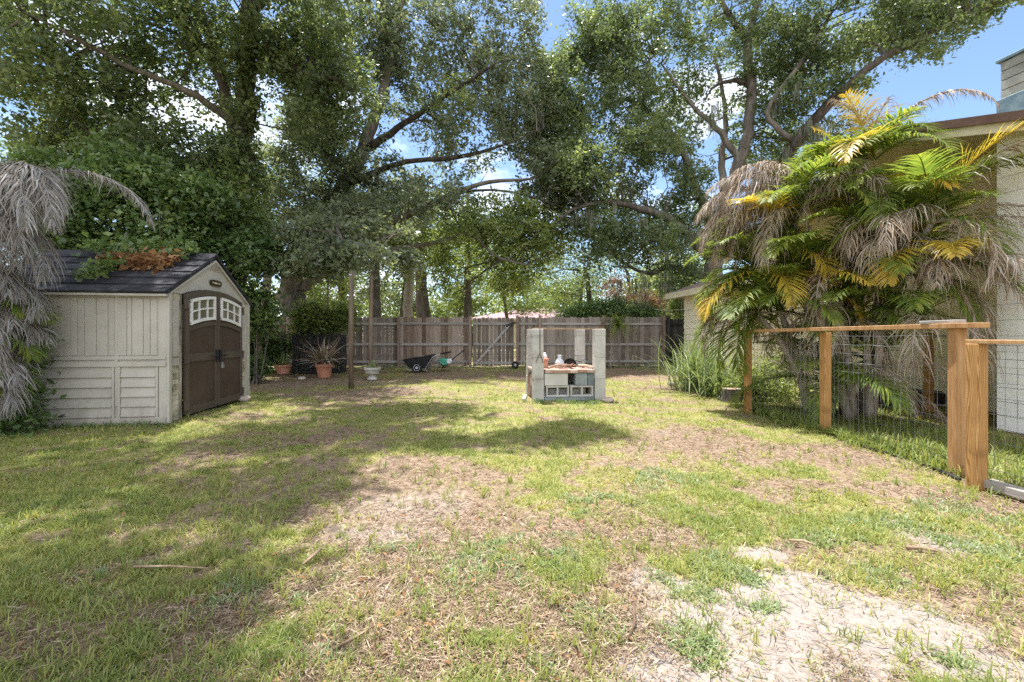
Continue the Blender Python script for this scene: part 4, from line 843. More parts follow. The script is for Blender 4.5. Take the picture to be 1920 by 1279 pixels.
# ------------------------------------------------------------------ garden shed
def shed():
    root = thing('garden_shed', (SHED0[0], SHED0[1], 0), 'tan resin garden shed with dark shingle roof and brown double doors', 'shed', rz=SA)
    # local frame: +x runs to the right of the camera-facing side, so the long wall lies along -x; +y goes back along the door face
    W, LN, EZ, PZ = 2.40, 2.35, 1.80, 2.49
    def S(name, mb, m, par=root, **k): return mb.build(name, m, par, **k)
    b = MB(); b.box((-LN / 2, .03, EZ / 2), (LN, .05, EZ), v=.5)                       # long side wall
    x = -.09
    for xs in (-.60, -1.62, -2.28): b.box((xs, 0, .42 + .58), (.035, .03, 1.5), v=.6)   # panel seams
    b.box((-.045, .02, .90), (.09, .05, 1.78), v=.75); b.box((-LN / 2, -.004, 1.755), (LN, .035, .07), v=.7)
    b.box((-LN / 2, -.004, .90), (LN, .03, .045), v=.65); b.box((-LN / 2, -.006, .815), (LN, .034, .065), v=.75); b.box((-LN / 2, -.004, .045), (LN, .035, .09), v=.4)
    random.seed(3); xx = -.11
    while xx > -LN + .05:
        w = random.choice([.06, .085, .11, .14]); b.box((xx - w / 2, .002, 1.325), (w - .007, .018, .78), v=random.random()); xx -= w
    for (x0, x1) in ((-.11, -.57), (-.64, -1.58), (-1.66, -2.25)):
        for i in range(5):
            z0 = .10 + i * .134; c = (x0 + x1) / 2; w = abs(x1 - x0)
            b.prism([(x1 + .02, .006, z0 + .13), (x1 + .02, -.020, z0 + .004), (x1 + .02, .006, z0 + .004)], (w - .04, 0, 0), v=random.random())
        for xe in (x0, x1): b.box((xe, -.002, .43), (.03, .034, .70), v=.7)
    S('wall', b, 'shedwall', bevel=.003)
    b = MB(); b.box((-LN + .02, W / 2, EZ / 2), (.05, W, EZ)); b.box((-LN / 2, W - .03, EZ / 2), (LN, .05, EZ)); S('wall', b, 'shed')
    # door face with gable
    def arch(y): return 1.81 + .13 * (1 - ((y - W / 2) / .85) ** 2)
    D0, D1 = .35, 2.05
    b = MB(); ys = np.linspace(D0, D1, 17)
    b.prism([(0, 0.055, 0), (0, D0, 0), (0, D0, 1.80), (0, .055, 1.80)], (-.05, 0, 0), m=1); b.prism([(0, D1, 0), (0, W - .055, 0), (0, W - .055, 1.80), (0, D1, 1.80)], (-.05, 0, 0), m=1)
    poly = [(0, 0.0, EZ)] + [(0, y, arch(y)) for y in ys] + [(0, W, EZ), (0, W / 2, PZ - .03)]
    b.prism(poly, (-.05, 0, 0), m=0)
    for y in (.03, W - .03): b.box((.012, y, .9), (.05, .06, 1.8), v=.6)
    for y0 in (.11, 2.12):                                                                # side panel laps and frames
        b.box((.004, y0 + .08, 1.30), (.014, .13, .78), m=0); b.box((.004, y0 + .08, .83), (.02, .15, .1), m=0)
        for i in range(9): b.box((.002, y0 + .08, .10 + i * .075), (.012, .12, .066), m=1)
    for sgn in (-1, 1): b.bar((.012, W / 2, PZ - .06), (.012, W / 2 + sgn * 1.22, EZ - .03), .035, .05, up=(1, 0, 0), v=.8)
    for i in range(5):                                                                    # louvred vent near the peak
        z = 2.30 + i * .022; hw = .14 - i * .026; b.box((.012, W / 2, z), (.03, hw * 2, .010), v=.2)
    b.prism([(.002, W / 2 - .19, 2.27), (.002, W / 2 + .19, 2.27), (.002, W / 2, 2.44)], (.008, 0, 0), v=.9)
    S('gable_wall', b, ['shed', 'mildew'], bevel=.003)
    b = MB()                                                                              # maker's plate over the door
    pl = [(.016, W / 2 + .02 + .17 * math.copysign(abs(math.cos(a)) ** .5, math.cos(a)), 2.07 + .05 * math.copysign(abs(math.sin(a)) ** .6, math.sin(a))) for a in np.linspace(0, 2 * math.pi, 28, endpoint=False)]
    b.prism(pl, (.014, 0, 0)); pp = S('name_plate', b, 'plate'); b = MB()
    for i in range(7):
        yy = W / 2 + .02 - .105 + i * .035; h = (.03, .026, .034, .026, .03, .024, .03)[i]
        b.box((.032, yy, 2.07), (.004, .021, h)); 
    S('lettering', b, 'gold', pp)
    # doors
    def door(y0, y1, hingeside):
        b = MB(); n = 9; ys = np.linspace(y0 + .006, y1 - .006, n)
        b.prism([(.01, y, .05) for y in (ys[0], ys[-1])][::1] + [(.01, y, arch(y) - .006) for y in ys[::-1]], (.03, 0, 0), m=1, v=.4)
        f = .07; X = .05
        def stile(a, c): b.prism([(X - .012, a, .05), (X - .012, c, .05), (X - .012, c, arch(c) - .006), (X - .012, a, arch(a) - .006)], (.026, 0, 0), v=.6)
        stile(y0 + .008, y0 + f); stile(y1 - f, y1 - .008)
        b.box((X, (y0 + y1) / 2, .875), (.024, y1 - y0 - 2 * f, .12), v=.6); b.box((X, (y0 + y1) / 2, .10), (.024, y1 - y0 - 2 * f, .11), v=.6)
        ya = np.linspace(y0 + f, y1 - f, n)
        b.prism([(X - .011, y, arch(y) - .006) for y in ya] + [(X - .011, y, arch(y) - .09) for y in ya[::-1]], (.024, 0, 0), v=.6)
        b.prism([(X - .011, y, arch(y) - .50) for y in ya] + [(X - .011, y, arch(y) - .57) for y in ya[::-1]], (.024, 0, 0), v=.55)
        d = S('door', b, ['door', 'doordark'], bevel=.004)
        w0, w1 = y0 + .085, y1 - .085; m = MB(); wy = np.linspace(w0, w1, n)
        top = lambda y: arch(y) - .10; bot = lambda y: arch(y) - .475
        fw = .045
        m.prism([(X, y, top(y)) for y in wy] + [(X, y, top(y) - fw) for y in wy[::-1]], (.03, 0, 0)); m.prism([(X, y, bot(y) + fw) for y in wy] + [(X, y, bot(y)) for y in wy[::-1]], (.03, 0, 0))
        for a in (w0, w1 - fw): m.prism([(X + .001, a, bot(a) + .002), (X + .001, a + fw, bot(a + fw) + .002), (X + .001, a + fw, top(a + fw) - .002), (X + .001, a, top(a) - .002)], (.028, 0, 0))
        for k in (1, 2):
            a = w0 + (w1 - w0) * k / 3; m.prism([(X + .002, a - .011, bot(a) + .02), (X + .002, a + .011, bot(a) + .02), (X + .002, a + .011, top(a) - .02), (X + .002, a - .011, top(a) - .02)], (.022, 0, 0))
        m.prism([(X + .003, y, (top(y) + bot(y)) / 2 + .011) for y in wy] + [(X + .003, y, (top(y) + bot(y)) / 2 - .011) for y in wy[::-1]], (.02, 0, 0))
        wf = S('window', m, 'whitetrim', d)
        g = MB(); g.prism([(X - .006, y, top(y) - .01) for y in wy] + [(X - .006, y, bot(y) + .01) for y in wy[::-1]], (.012, 0, 0)); S('pane', g, 'pane', d)
        for z in (.18, .86, 1.66):
            h = MB(); hy = y0 if hingeside < 0 else y1; h.box((.06, hy, z), (.035, .05, .14)); h.tube([(.08, hy, z - .06), (.08, hy, z + .06)], .012, 8); S('hinge', h, 'door', d)
        h = MB(); c = y1 - .05 if hingeside < 0 else y0 + .05; sg = -1 if hingeside < 0 else 1
        h.box((.075, c, .875), (.03, .05, .20)); h.bar((.095, c, .885), (.095, c + sg * .17, .875), .022, .022); S('handle', h, 'black', d, bevel=.004)
    door(D0, W / 2, -1); door(W / 2, D1, 1)
    # roof
    b = MB(); ov, ox, th = .08, .05, .05; ang = math.atan2(PZ - EZ, W / 2); cs, sn = math.cos(ang), math.sin(ang)
    for side in (-1, 1):
        ln = (W / 2 + ov) / cs; rows = 6; rl = ln / rows
        def pt(x, s, h):                                                                  # s measured down from the ridge
            return (x, W / 2 + side * (s * cs + h * sn), PZ - s * sn + h * cs)
        x0, x1 = -LN - ox, ox
        b.prism([pt(x0, 0, 0), pt(x0, ln, 0), pt(x0, ln, .035), pt(x0, 0, .035)], (x1 - x0, 0, 0), v=.2)
        for i in range(rows):
            s0, s1 = i * rl, (i + 1) * rl + .012; xx = x0
            while xx < x1 - .01:
                w = min(random.uniform(.17, .30), x1 - xx); j = random.uniform(-.006, .006)
                b.prism([pt(xx, s0, .037), pt(xx, s1 + j, .037), pt(xx, s1 + j, .062), pt(xx, s0, .042)], (w - .006, 0, 0)); xx += w
    b.prism([(-LN - ox, W / 2 - .10, PZ - .005), (-LN - ox, W / 2 + .10, PZ - .005), (-LN - ox, W / 2, PZ + .07)], (LN + 2 * ox, 0, 0), v=.5)
    S('roof', b, 'shingle')
    b = MB(); b.box((-LN / 2, -.07, EZ - .045), (LN + .1, .05, .03), v=.2); S('eave_trim', b, 'shed')
    return root


SHED = shed()
def shedpt(u, v, z): q = SHED0 + SU * u + SV * v; return np.array([q[0], q[1], z])

# padlock hanging from the handles
p = shedpt(-.13, 1.21, .70); m = MB(); R = Matrix.Rotation(SA, 3, 'Z')
m.box((0, 0, 0), (.03, .055, .055), R); m.tube([np.array(R @ Vector((0, .018 * math.cos(a) * 1.0, .027 + .035 * math.sin(a)))) for a in np.linspace(0, math.pi, 9)], .006, 6, m=1)
tag(m.build('padlock', ['steel', 'steel'], loc=p, bevel=.004), 'small silver padlock hanging from the shed door handles', 'padlock')

# dry leafy branch lying on the shed roof
def roofp(u, s): ang = math.atan2(.69, 1.2); return shedpt(u, 1.2 - s * math.cos(ang), 2.49 - s * math.sin(ang) + .07)
base = roofp(.8, .7); root = thing('fallen_branch', base, 'fallen branch with dry orange-brown leaves lying on the shed roof', 'branch')
m = MB(); m.tube([roofp(.35, .75) - base, roofp(.7, .6) - base + [0, 0, .05], roofp(1.1, .7) - base + [0, 0, .04], roofp(1.4, .45) - base + [0, 0, .1]], [.01, .015, .018, .022], 6); m.build('twig', 'bark', root, smooth=True)
r = np.random.default_rng(5); pts = np.array([roofp(.30 + .95 * a, .62 + .25 * b * (1 - .4 * a)) + [0, 0, .02 + .08 * abs(c)] for a, b, c in zip(r.random(520), r.normal(size=520) * .55, r.normal(size=520))])
npmesh('dry_leaves', leaf_quads(pts, .10, .05, r, .1), 4, [(0, 1, 2, 3)], r.random(len(pts)), 'drybush', root, loc=base)
# living spray of vine that has come down over the eave
base = roofp(1.0, .3); root = thing('vine_spray', base, 'green leafy vine spray trailing down over the shed roof', 'vine')
m = MB(); m.tube([roofp(1.5, -.1) - base + [0, .2, .3], roofp(1.2, .3) - base + [0, 0, .1], roofp(1.05, .8) - base + [0, 0, .06], roofp(.95, 1.25) - base + [0, 0, .02]], [.02, .015, .01, .006], 6); m.build('stem', 'bark', root, smooth=True)
pts = np.array([roofp(1.05 + .10 * b + .35 * max(0, .45 - a), 1.28 * a) + [0, 0, .04 + .09 * abs(c)] for a, b, c in zip(r.random(420), r.normal(size=420) * .9, r.normal(size=420))] +
               [roofp(.2 + 1.6 * a, .02 + .16 * abs(b)) + [0, 0, .05 + .10 * abs(c)] for a, b, c in zip(r.random(520), r.normal(size=520), r.normal(size=520))])
npmesh('foliage', leaf_quads(pts, .10, .055, r, .2), 4, [(0, 1, 2, 3)], .3 + .6 * r.random(len(pts)), 'vine', root, loc=base)


# ------------------------------------------------------------------ back fence
FY = 16.4
def fx(px): return (px - CX) * FY / F
def pickets(b, x0, x1, top=1.93, y=0., rs=1, w=.140, gap=.005, dip=0):
    rr = random.Random(rs); x = x0
    while x < x1 - .03:
        ww = min(w + rr.uniform(-.006, .004), x1 - x); t = top + rr.uniform(-.028, .02) - dip; z0 = .03 + rr.uniform(0, .05); th = .018; yy = y + rr.uniform(-.006, .006); k = .028
        tl = rr.uniform(-.004, .004)
        b.prism([(x, yy, z0), (x + ww, yy, z0), (x + ww + tl, yy, t - k), (x + ww - k + tl, yy, t), (x + k + tl, yy, t), (x + tl, yy, t - k)], (0, th, 0), v=rr.random())
        x += ww + gap * rr.uniform(.4, 1.6)


def back_fence():
    root = thing('wooden_fence', (0, FY, 0), 'long weathered grey board fence closing off the back of the yard', 'fence')
    edges = [355, 486, 617, 749, 882]; right = [970, 1012, 1130, 1243]
    for es, mt in ((edges, 'brownwood'), (right, 'greywood')):
        for i in range(len(es) - 1):
            b = MB(); pickets(b, fx(es[i]), fx(es[i + 1]), rs=es[i]); b.build('board_panel', 'brownwood' if es[i] < 800 and i % 2 else 'greywood', root, bevel=.003)
            for z in (.22, .88, 1.67):
                b = MB(); b.box(((fx(es[i]) + fx(es[i + 1])) / 2, -.025, z + random.uniform(-.01, .01)), (fx(es[i + 1]) - fx(es[i]) - .02, .04, .09)); b.build('rail', 'railgrey', root, bevel=.004)
        for e in es:
            b = MB(); h = 1.98 if e != 970 else 1.95; b.box((fx(e), -.095, h / 2), (.10, .095, h), v=.3 + .4 * random.random()); b.build('post', 'brownwood', root, bevel=.006)
    return root


back_fence()


def gate():
    x0, x1 = fx(887), fx(965); root = thing('wooden_gate', ((x0 + x1) / 2, FY, 0), 'wooden fence gate with a long diagonal brace', 'gate'); c = (x0 + x1) / 2
    b = MB(); pickets(b, x0 - c, x1 - c, top=1.90, rs=77, gap=.016); b.build('board_panel', 'greywood', root, bevel=.003)
    for z in (.16, .88, 1.67): b = MB(); b.box((0, -.025, z), (x1 - x0 - .02, .04, .10)); b.build('rail', 'railgrey', root, bevel=.004)
    b = MB(); b.bar((x0 - c + .10, -.067, .12), (x1 - c - .16, -.067, 1.66), .085, .035, up=(0, 1, 0)); b.build('brace', 'railgrey', root, bevel=.004)
    b = MB(); b.bar((x1 - c - .34, -.10, 1.58), (x1 - c - .04, -.10, 1.70), .03, .09, up=(0, 0, 1)); b.box((x1 - c - .02, -.08, 1.70), (.14, .05, .06)); b.build('latch', 'black', root)


gate()
# dark boarded side section up to the house corner
root = thing('dark_gate', (fx(1270), FY - .05, 0), 'blackened boarded gate between the grey fence and the house corner', 'gate'); b = MB(); pickets(b, fx(1248) - fx(1270), fx(1300) - fx(1270), top=1.86, rs=9)
b.build('board_panel', 'darkwood', root); b = MB()
for z in (.3, 1.0, 1.66): b.box((.0, -.03, z), (1.0, .04, .09))
b.build('rail', 'darkwood', root); b = MB(); b.box((fx(1250) - fx(1270), -.1, .98), (.11, .1, 1.96)); b.build('post', 'darkwood', root)

# neighbour's house beyond the fence
def neighbour():
    root = thing('neighbour_house', (3.2, 40, 0), 'low house with a faded pink shingle roof far beyond the fence', 'house')
    x0, x1 = at(880, 0, 40)[0] - 3.2, at(1085, 0, 40)[0] - 3.2; ze = H + (HY - 597) * 40 / F; zr = H + (HY - 572) * 40 / F
    b = MB(); b.box(((x0 + x1) / 2, 4.2, ze / 2 - .05), (x1 - x0 - .8, 8, ze - .1)); b.build('wall', 'creamtrim', root)
    b = MB(); b.prism([(x0, -.4, ze), (x0, 4.2, zr), (x0, 8.8, ze), (x0, 8.8, ze - .15), (x0, 4.2, zr - .15), (x0, -.4, ze - .15)], (0, 0, 0) if 0 else (.001, 0, 0))
    b = MB(); xr0, xr1 = at(985, 0, 44)[0] - 3.2, at(1060, 0, 44)[0] - 3.2
    V = [(x0, -.4, ze), (x1, -.4, ze), (x1, 8.8, ze), (x0, 8.8, ze), (xr0, 4.2, zr), (xr1, 4.2, zr)]
    b.add(V, [(0, 1, 5, 4), (1, 2, 5), (2, 3, 4, 5), (3, 0, 4), (3, 2, 1, 0)]); b.build('roof', 'pinkroof', root)
    b = MB(); b.box(((x0 + x1) / 2, -.42, ze - .09), (x1 - x0, .03, .16)); b.build('fascia', 'creamtrim', root)
    for xx in (-1.8, 1.5):
        b = MB(); b.box((xx, .17, 1.45), (1.1, .08, 1.0)); w = b.build('window', 'whitetrim', root); b = MB(); b.box((xx, .14, 1.45), (.95, .06, .85)); b.build('pane', 'pane', w)


neighbour()


# ------------------------------------------------------------------ poles and overhead wire
POLES = [(658, 727, 9.9, 1.2, 2.7, 'front wooden pole standing in the brown litter left of the wheelbarrow', .058), (695, 0, 12.15, 1.2, 2.95, 'wooden pole rising from behind the white pot', .058), (487, 0, 13.2, 1.2, 2.25, 'wooden pole half hidden in the bush right of the shed', .062), (614, 0, 15.6, 1.2, 3.3, 'slim pole in front of the back fence near the leaning trunk', .035)]
for px, py, Y, _, hh, lb, rr in POLES:
    b = MB(); b.tube([(0, 0, -.1), (0, 0, hh * .5), (.02, 0, hh)], [rr, rr * .97, rr * .92], 12, jit=.04)
    root = thing('wooden_pole', ((px - CX) * Y / F, Y, 0), lb, 'pole', 'wooden poles near the fence'); b.build('shaft', 'pole', root, smooth=True)
    b = MB(); b.tube([(0, 0, hh - .10), (0, 0, hh - .075)], rr * 1.05, 12); b.tube([(rr * .5, 0, hh - .08), (rr * 1.8, 0, hh - .06)], .008, 6); b.build('wire_clamp', 'steel', root)
P0, P1, P2 = at(658, 468, 9.9), at(900, 470, 13.5), at(1260, 560, 16.3)
b = MB(); A = at(695, 536, 12.15); Bz = at(1150, 478, 15.5); b.tube([A + (Bz - A) * t + np.array([0, 0, -.12 * math.sin(math.pi * t)]) - A for t in np.linspace(0, 1, 14)], .006, 5)
tag(b.build('overhead_wire', 'wire', loc=A), 'thin pale wire strung above the lawn under the oak limbs', 'wire')
b = MB(); A = at(1225, 580, 16.8); Bz = at(1297, 579, 14.4); b.tube([(0, 0, 0), (Bz - A) * .5 + [0, 0, -.04], Bz - A], .006, 5)
tag(b.build('cable', 'whitetrim', loc=A), 'white cable running to the corner of the house over the dark gate', 'cable')


# ------------------------------------------------------------------ pots, crates, barrow, tiller
def pot(label, loc, R, Hh, material, plant=None, seed=1, urn=False, name='plant_pot'):
    root = thing(name, loc, label, 'pot', 'plant pots by the fence'); b = MB()
    if urn: prof = [(.0, 0), (R * .62, 0), (R * .64, .04), (R * .42, .08), (R * .46, .12), (R * .80, Hh * .5), (R * .93, Hh - .07), (R * 1.06, Hh - .06), (R * 1.06, Hh), (R * .92, Hh), (R * .85, Hh - .05), (0, Hh - .05)]
    else: prof = [(0, 0), (R * .70, 0), (R * .93, Hh * .78), (R * 1.06, Hh * .78), (R * 1.09, Hh), (R * .97, Hh), (R * .92, Hh - .05), (0, Hh - .05)]
    b.lathe(prof, n=24); b.build('pot_body', material, root, smooth=False); s = MB(); s.lathe([(0, Hh - .052), (R * .90, Hh - .052), (R * .6, Hh - .02), (0, Hh - .01)], n=20); s.build('soil', 'soil', root, smooth=True)
    if plant:
        r = np.random.default_rng(seed); V, vv = [], []; n, hl, dr, mt, lw = plant
        for i in range(n):
            az = r.random() * 6.283; el = .35 + 1.1 * r.random(); L = hl * (.6 + .6 * r.random()); p = np.array([math.cos(az) * R * .4 * r.random(), math.sin(az) * R * .4 * r.random(), Hh - .04]); d = np.array([math.cos(az) * math.cos(el), math.sin(az) * math.cos(el), math.sin(el)]); q = [p]
            for k in range(4): q.append(q[-1] + d * L / 4); d = d + np.array([0, 0, -dr]) + r.normal(size=3) * .12; d /= np.linalg.norm(d)
            s = np.array([-math.sin(az), math.cos(az), .3 * r.normal()]) * lw / 2; ws = [.6, 1, 1, .7, .1]
            V.append([x for k in range(5) for x in (q[k] - s * ws[k], q[k] + s * ws[k])]); vv.append(r.random())
        o = npmesh('leaves', np.array(V), 10, [(0, 1, 3, 2), (2, 3, 5, 4), (4, 5, 7, 6), (6, 7, 9, 8)], np.array(vv), mt, root)
    return root


p1 = pot('terracotta pot holding a half-dried bromeliad in front of the black crates', gp(608, 708), .235, .40, 'terra', (150, .85, .24, 'dfrond', .04), 3)
r = np.random.default_rng(8)
V = []
for i in range(46):
    az = r.random() * 6.283; el = .6 + .8 * r.random(); p = np.array([0, 0, .36]); d = np.array([math.cos(az) * math.cos(el), math.sin(az) * math.cos(el), math.sin(el)]); q = [p]
    for k in range(4): q.append(q[-1] + d * .14); d = d + np.array([0, 0, -.2]); d /= np.linalg.norm(d)
    s = np.array([-math.sin(az), math.cos(az), 0]) * .02; V.append([x for k in range(5) for x in (q[k] - s * (1 - .2 * k), q[k] + s * (1 - .2 * k))])
npmesh('green_leaves', np.array(V), 10, [(0, 1, 3, 2), (2, 3, 5, 4), (4, 5, 7, 6), (6, 7, 9, 8)], r.random(46), 'frond', p1)
pot('terracotta pot with a sparse green plant by the bush right of the shed', gp(531, 701), .24, .29, 'terra', (60, .55, .22, 'weed', .02), 4)
pot('whitewashed pedestal pot at the foot of a wooden pole', gp(698, 712), .215, .34, 'whitepot', (26, .30, .25, 'weed', .03), 5, urn=True)


def crate(mb, w, d, h):
    mb.box((0, 0, .015), (w, d, .03))
    for i in range(5):
        z = .05 + i * (h - .06) / 4; t = .022
        for s in (-1, 1): mb.box((0, s * (d / 2 - .012), z), (w, .022, t)); mb.box((s * (w / 2 - .012), 0, z), (.022, d, t))
    for i in range(6):
        x = -w / 2 + .02 + i * (w - .04) / 5
        for s in (-1, 1): mb.box((x, s * (d / 2 - .014), h / 2), (.028, .03, h))
    for s in (-1, 1):
        for i in range(4): mb.box((s * (w / 2 - .014), -d / 2 + .06 + i * (d - .12) / 3, h / 2), (.03, .028, h))


cm = MB(); crate(cm, .78, .5, .30); c0 = None; spots = []
for col, px in enumerate((572, 617)):
    for row in range(4): spots.append((px, row))
ordn = ['bottom', 'second from the bottom', 'third from the bottom', 'topmost']
for k, (px, row) in enumerate(spots):
    loc = np.array([(px - CX) * 13.7 / F, 13.85 + .04 * (k % 3), .02 + row * .305])
    if c0 is None: c0 = thing('plastic_crate', loc, '-', 'crate', 'stacked black crates by the fence'); cm.build('basket', 'black', c0); hb = MB(); hb.box((0, -.262, .24), (.2, .02, .035)); hb.box((0, .262, .24), (.2, .02, .035)); hb.build('grip', 'black', c0); o = c0
    else: o = dup(c0, loc)
    o['label'] = f'black slatted plastic crate, {ordn[row]} of the {"stack beside the bush" if px < 600 else "stack behind the dry bromeliad"}'
    o.rotation_euler.z = random.uniform(-.06, .06)
b = MB(); b.box((0, 0, .55), (1.0, .05, 1.1)); 
for i in range(7): b.box((-.45 + i * .15, -.03, .55), (.05, .03, 1.06))
for i in range(6): b.box((0, -.05, .06 + i * .2), (1.0, .02, .05))


def wheelbarrow():
    loc = np.array([at(800, 0, 14.2)[0], 14.2, 0]); root = thing('wheelbarrow', loc, 'black tub wheelbarrow with pale wheel hubs parked by the back fence', 'wheelbarrow')
    def q(px, py): p = at(px, py, 14.2) - loc; return p
    b = MB(); rim = [q(759, 673), q(812, 665)]; x0, x1 = q(759, 0)[0], q(813, 0)[0]; zt0, zt1 = q(0, 674)[2], q(0, 665)[2]; xb0, xb1 = q(771, 0)[0], q(800, 0)[0]; zb = q(0, 690)[2]
    hw, hb = .36, .22
    top = [(x0, -hw, zt0), (x1, -hw, zt1), (x1, hw, zt1), (x0, hw, zt0)]; bot = [(xb0, -hb, zb), (xb1, -hb, zb), (xb1, hb, zb), (xb0, hb, zb)]
    inn = [(x0 + .05, -hw + .04, zt0 + .0), (x1 - .05, -hw + .04, zt1), (x1 - .05, hw - .04, zt1), (x0 + .05, hw - .04, zt0)]; ib = [(a, c, d + .04) for a, c, d in bot]
    b.add(top + bot + inn + ib, [(0, 1, 5, 4), (1, 2, 6, 5), (2, 3, 7, 6), (3, 0, 4, 7), (4, 5, 6, 7), (0, 8, 9, 1), (1, 9, 10, 2), (2, 10, 11, 3), (3, 11, 8, 0), (8, 12, 13, 9), (9, 13, 14, 10), (10, 14, 15, 11), (11, 15, 12, 8), (15, 14, 13, 12)])
    for i in range(4): b.tube([top[i], top[(i + 1) % 4]], .022, 6)
    b.build('tub', 'black', root, bevel=.008)
    for s in (-1, 1):
        f = MB(); f.tube([(q(762, 687)[0], s * .2, q(0, 687)[2]), (q(770, 695)[0], s * .2, q(0, 694)[2]), (q(800, 690)[0], s * .24, zb - .02), (q(815, 668)[0], s * .30, q(0, 668)[2]), (q(830, 662)[0], s * .32, q(0, 663)[2])], .018, 8)
        f.tube([(q(800, 690)[0], s * .24, zb - .02), (q(806, 697)[0], s * .26, .02), (q(798, 691)[0], s * .25, zb - .04)], .016, 8); f.build('frame', 'steel', root, smooth=True)
        g = MB(); g.tube([(q(829, 662.5)[0], s * .32, q(0, 662.6)[2]), (q(843, 660.5)[0], s * .32, q(0, 660.5)[2])], .026, 8); g.build('handle', 'rubber', root, smooth=True)
        wr = .165; c = (q(785, 0)[0], s * .25, wr); R = Matrix.Rotation(math.pi / 2, 3, 'X'); w = MB()
        w.lathe([(wr * .62, -.04), (wr * .93, -.045), (wr, -.02), (wr, .02), (wr * .93, .045), (wr * .62, .04)], c, 28, R=R); wo = w.build('wheel', 'rubber', root, smooth=False)
        h = MB(); h.lathe([(0, -.035), (wr * .25, -.05), (wr * .3, -.03), (wr * .62, -.042), (wr * .64, .042), (wr * .3, .03), (wr * .25, .05), (0, .035)], c, 20, R=R); h.build('rim', 'hub', wo)
        for j in range(5):
            a = j * 1.2566; hh = MB(); hh.lathe([(0, -.047), (.018, -.047), (.018, .047), (0, .047)], (c[0] + .06 * math.cos(a), c[1], c[2] + .06 * math.sin(a)), 8, R=R); hh.build('hub_hole', 'rubber', wo)
    b = MB(); b.tube([(0 + q(785, 0)[0], -.27, .165), (q(785, 0)[0], .27, .165)], .012, 8); b.build('axle', 'steel', root)
    s = MB(); rr = random.Random(2)                                           # pale sand heaped in the tub
    P = []
    n = 10
    for i in range(n):
        for j in range(6):
            u, w = i / (n - 1), j / 5; P.append((x0 + .10 + (x1 - x0 - .16) * u, -.27 + .54 * w, zt0 + (zt1 - zt0) * u - .045 + .075 * math.sin(math.pi * u) * math.sin(math.pi * w) + rr.uniform(-.008, .008)))
    s.add(P, [(i * 6 + j, (i + 1) * 6 + j, (i + 1) * 6 + j + 1, i * 6 + j + 1) for i in range(n - 1) for j in range(5)])
    tag(s.build('sand_heap', 'logwood', None, smooth=True, loc=loc), 'pale heap of dry mulch filling the black wheelbarrow tub', 'mulch')


wheelbarrow()


def tiller():
    loc = np.array([at(833, 0, 14.5)[0], 14.5, 0]); root = thing('garden_tiller', loc, 'small teal garden tiller with black tines by the wheelbarrow', 'tiller')
    b = MB(); q = lambda px, py: at(px, py, 14.5) - loc
    prof = [q(823, 674), q(829, 671.5), q(842, 673.5), q(845, 678), q(842, 682), q(834, 685), q(826, 681)]
    b.prism([p + [0, -.16, 0] for p in prof], (0, .32, 0)); b.build('housing', 'teal', root, bevel=.02)
    b = MB(); b.lathe([(0, -.17), (.06, -.18), (.09, -.15), (.09, .15), (.06, .18), (0, .17)], q(843, 677), 14, R=Matrix.Rotation(math.pi / 2, 3, 'X')); b.build('motor_cap', 'ceramic', root)
    b = MB(); b.tube([q(845, 677), q(858, 666), q(871, 656)], .018, 8); b.build('handle_shaft', 'rubber', root, smooth=True)
    b = MB(); b.tube([q(824, 677), q(815, 672), q(812, 676), q(820, 682)], .014, 8); b.build('guard_bar', 'steel', root, smooth=True)
    c = q(831, 692); c[2] = .155
    for s in (-.09, .09):
        b = MB()
        for j in range(6):
            a = j * math.pi / 3 + (.5 if s > 0 else 0); d = np.array([math.cos(a), 0, math.sin(a)]); e = np.array([math.cos(a + .5), 0, math.sin(a + .5)])
            b.bar(c + [0, s, 0], c + [0, s, 0] + d * .11, .012, .035, up=(0, 1, 0)); b.bar(c + [0, s, 0] + d * .10, c + [0, s * 1.5, 0] + e * .15, .012, .03, up=(0, 1, 0))
        b.build('tine_wheel', 'rust' if s > 0 else 'rubber', root)
    b = MB(); b.tube([q(833, 682), c], .022, 8); b.tube([c + [0, -.11, 0], c + [0, .11, 0]], .014, 8); b.build('drive_leg', 'rubber', root, smooth=True)


tiller()
# small black roller at the gate foot
b = MB(); b.lathe([(0, -.09), (.10, -.10), (.13, -.07), (.13, .07), (.10, .10), (0, .09)], (0, 0, .13), 18, R=Matrix.Rotation(math.pi / 2, 3, 'X')); b.lathe([(0, -.105), (.05, -.105), (.05, .105), (0, .105)], (0, 0, .13), 12, m=1, R=Matrix.Rotation(math.pi / 2, 3, 'X'))
tag(b.build('spare_wheel', ['rubber', 'steel'], loc=(at(966, 0, 15.9)[0], 15.9, 0)), 'small black wheel lying at the foot of the braced gate', 'wheel')


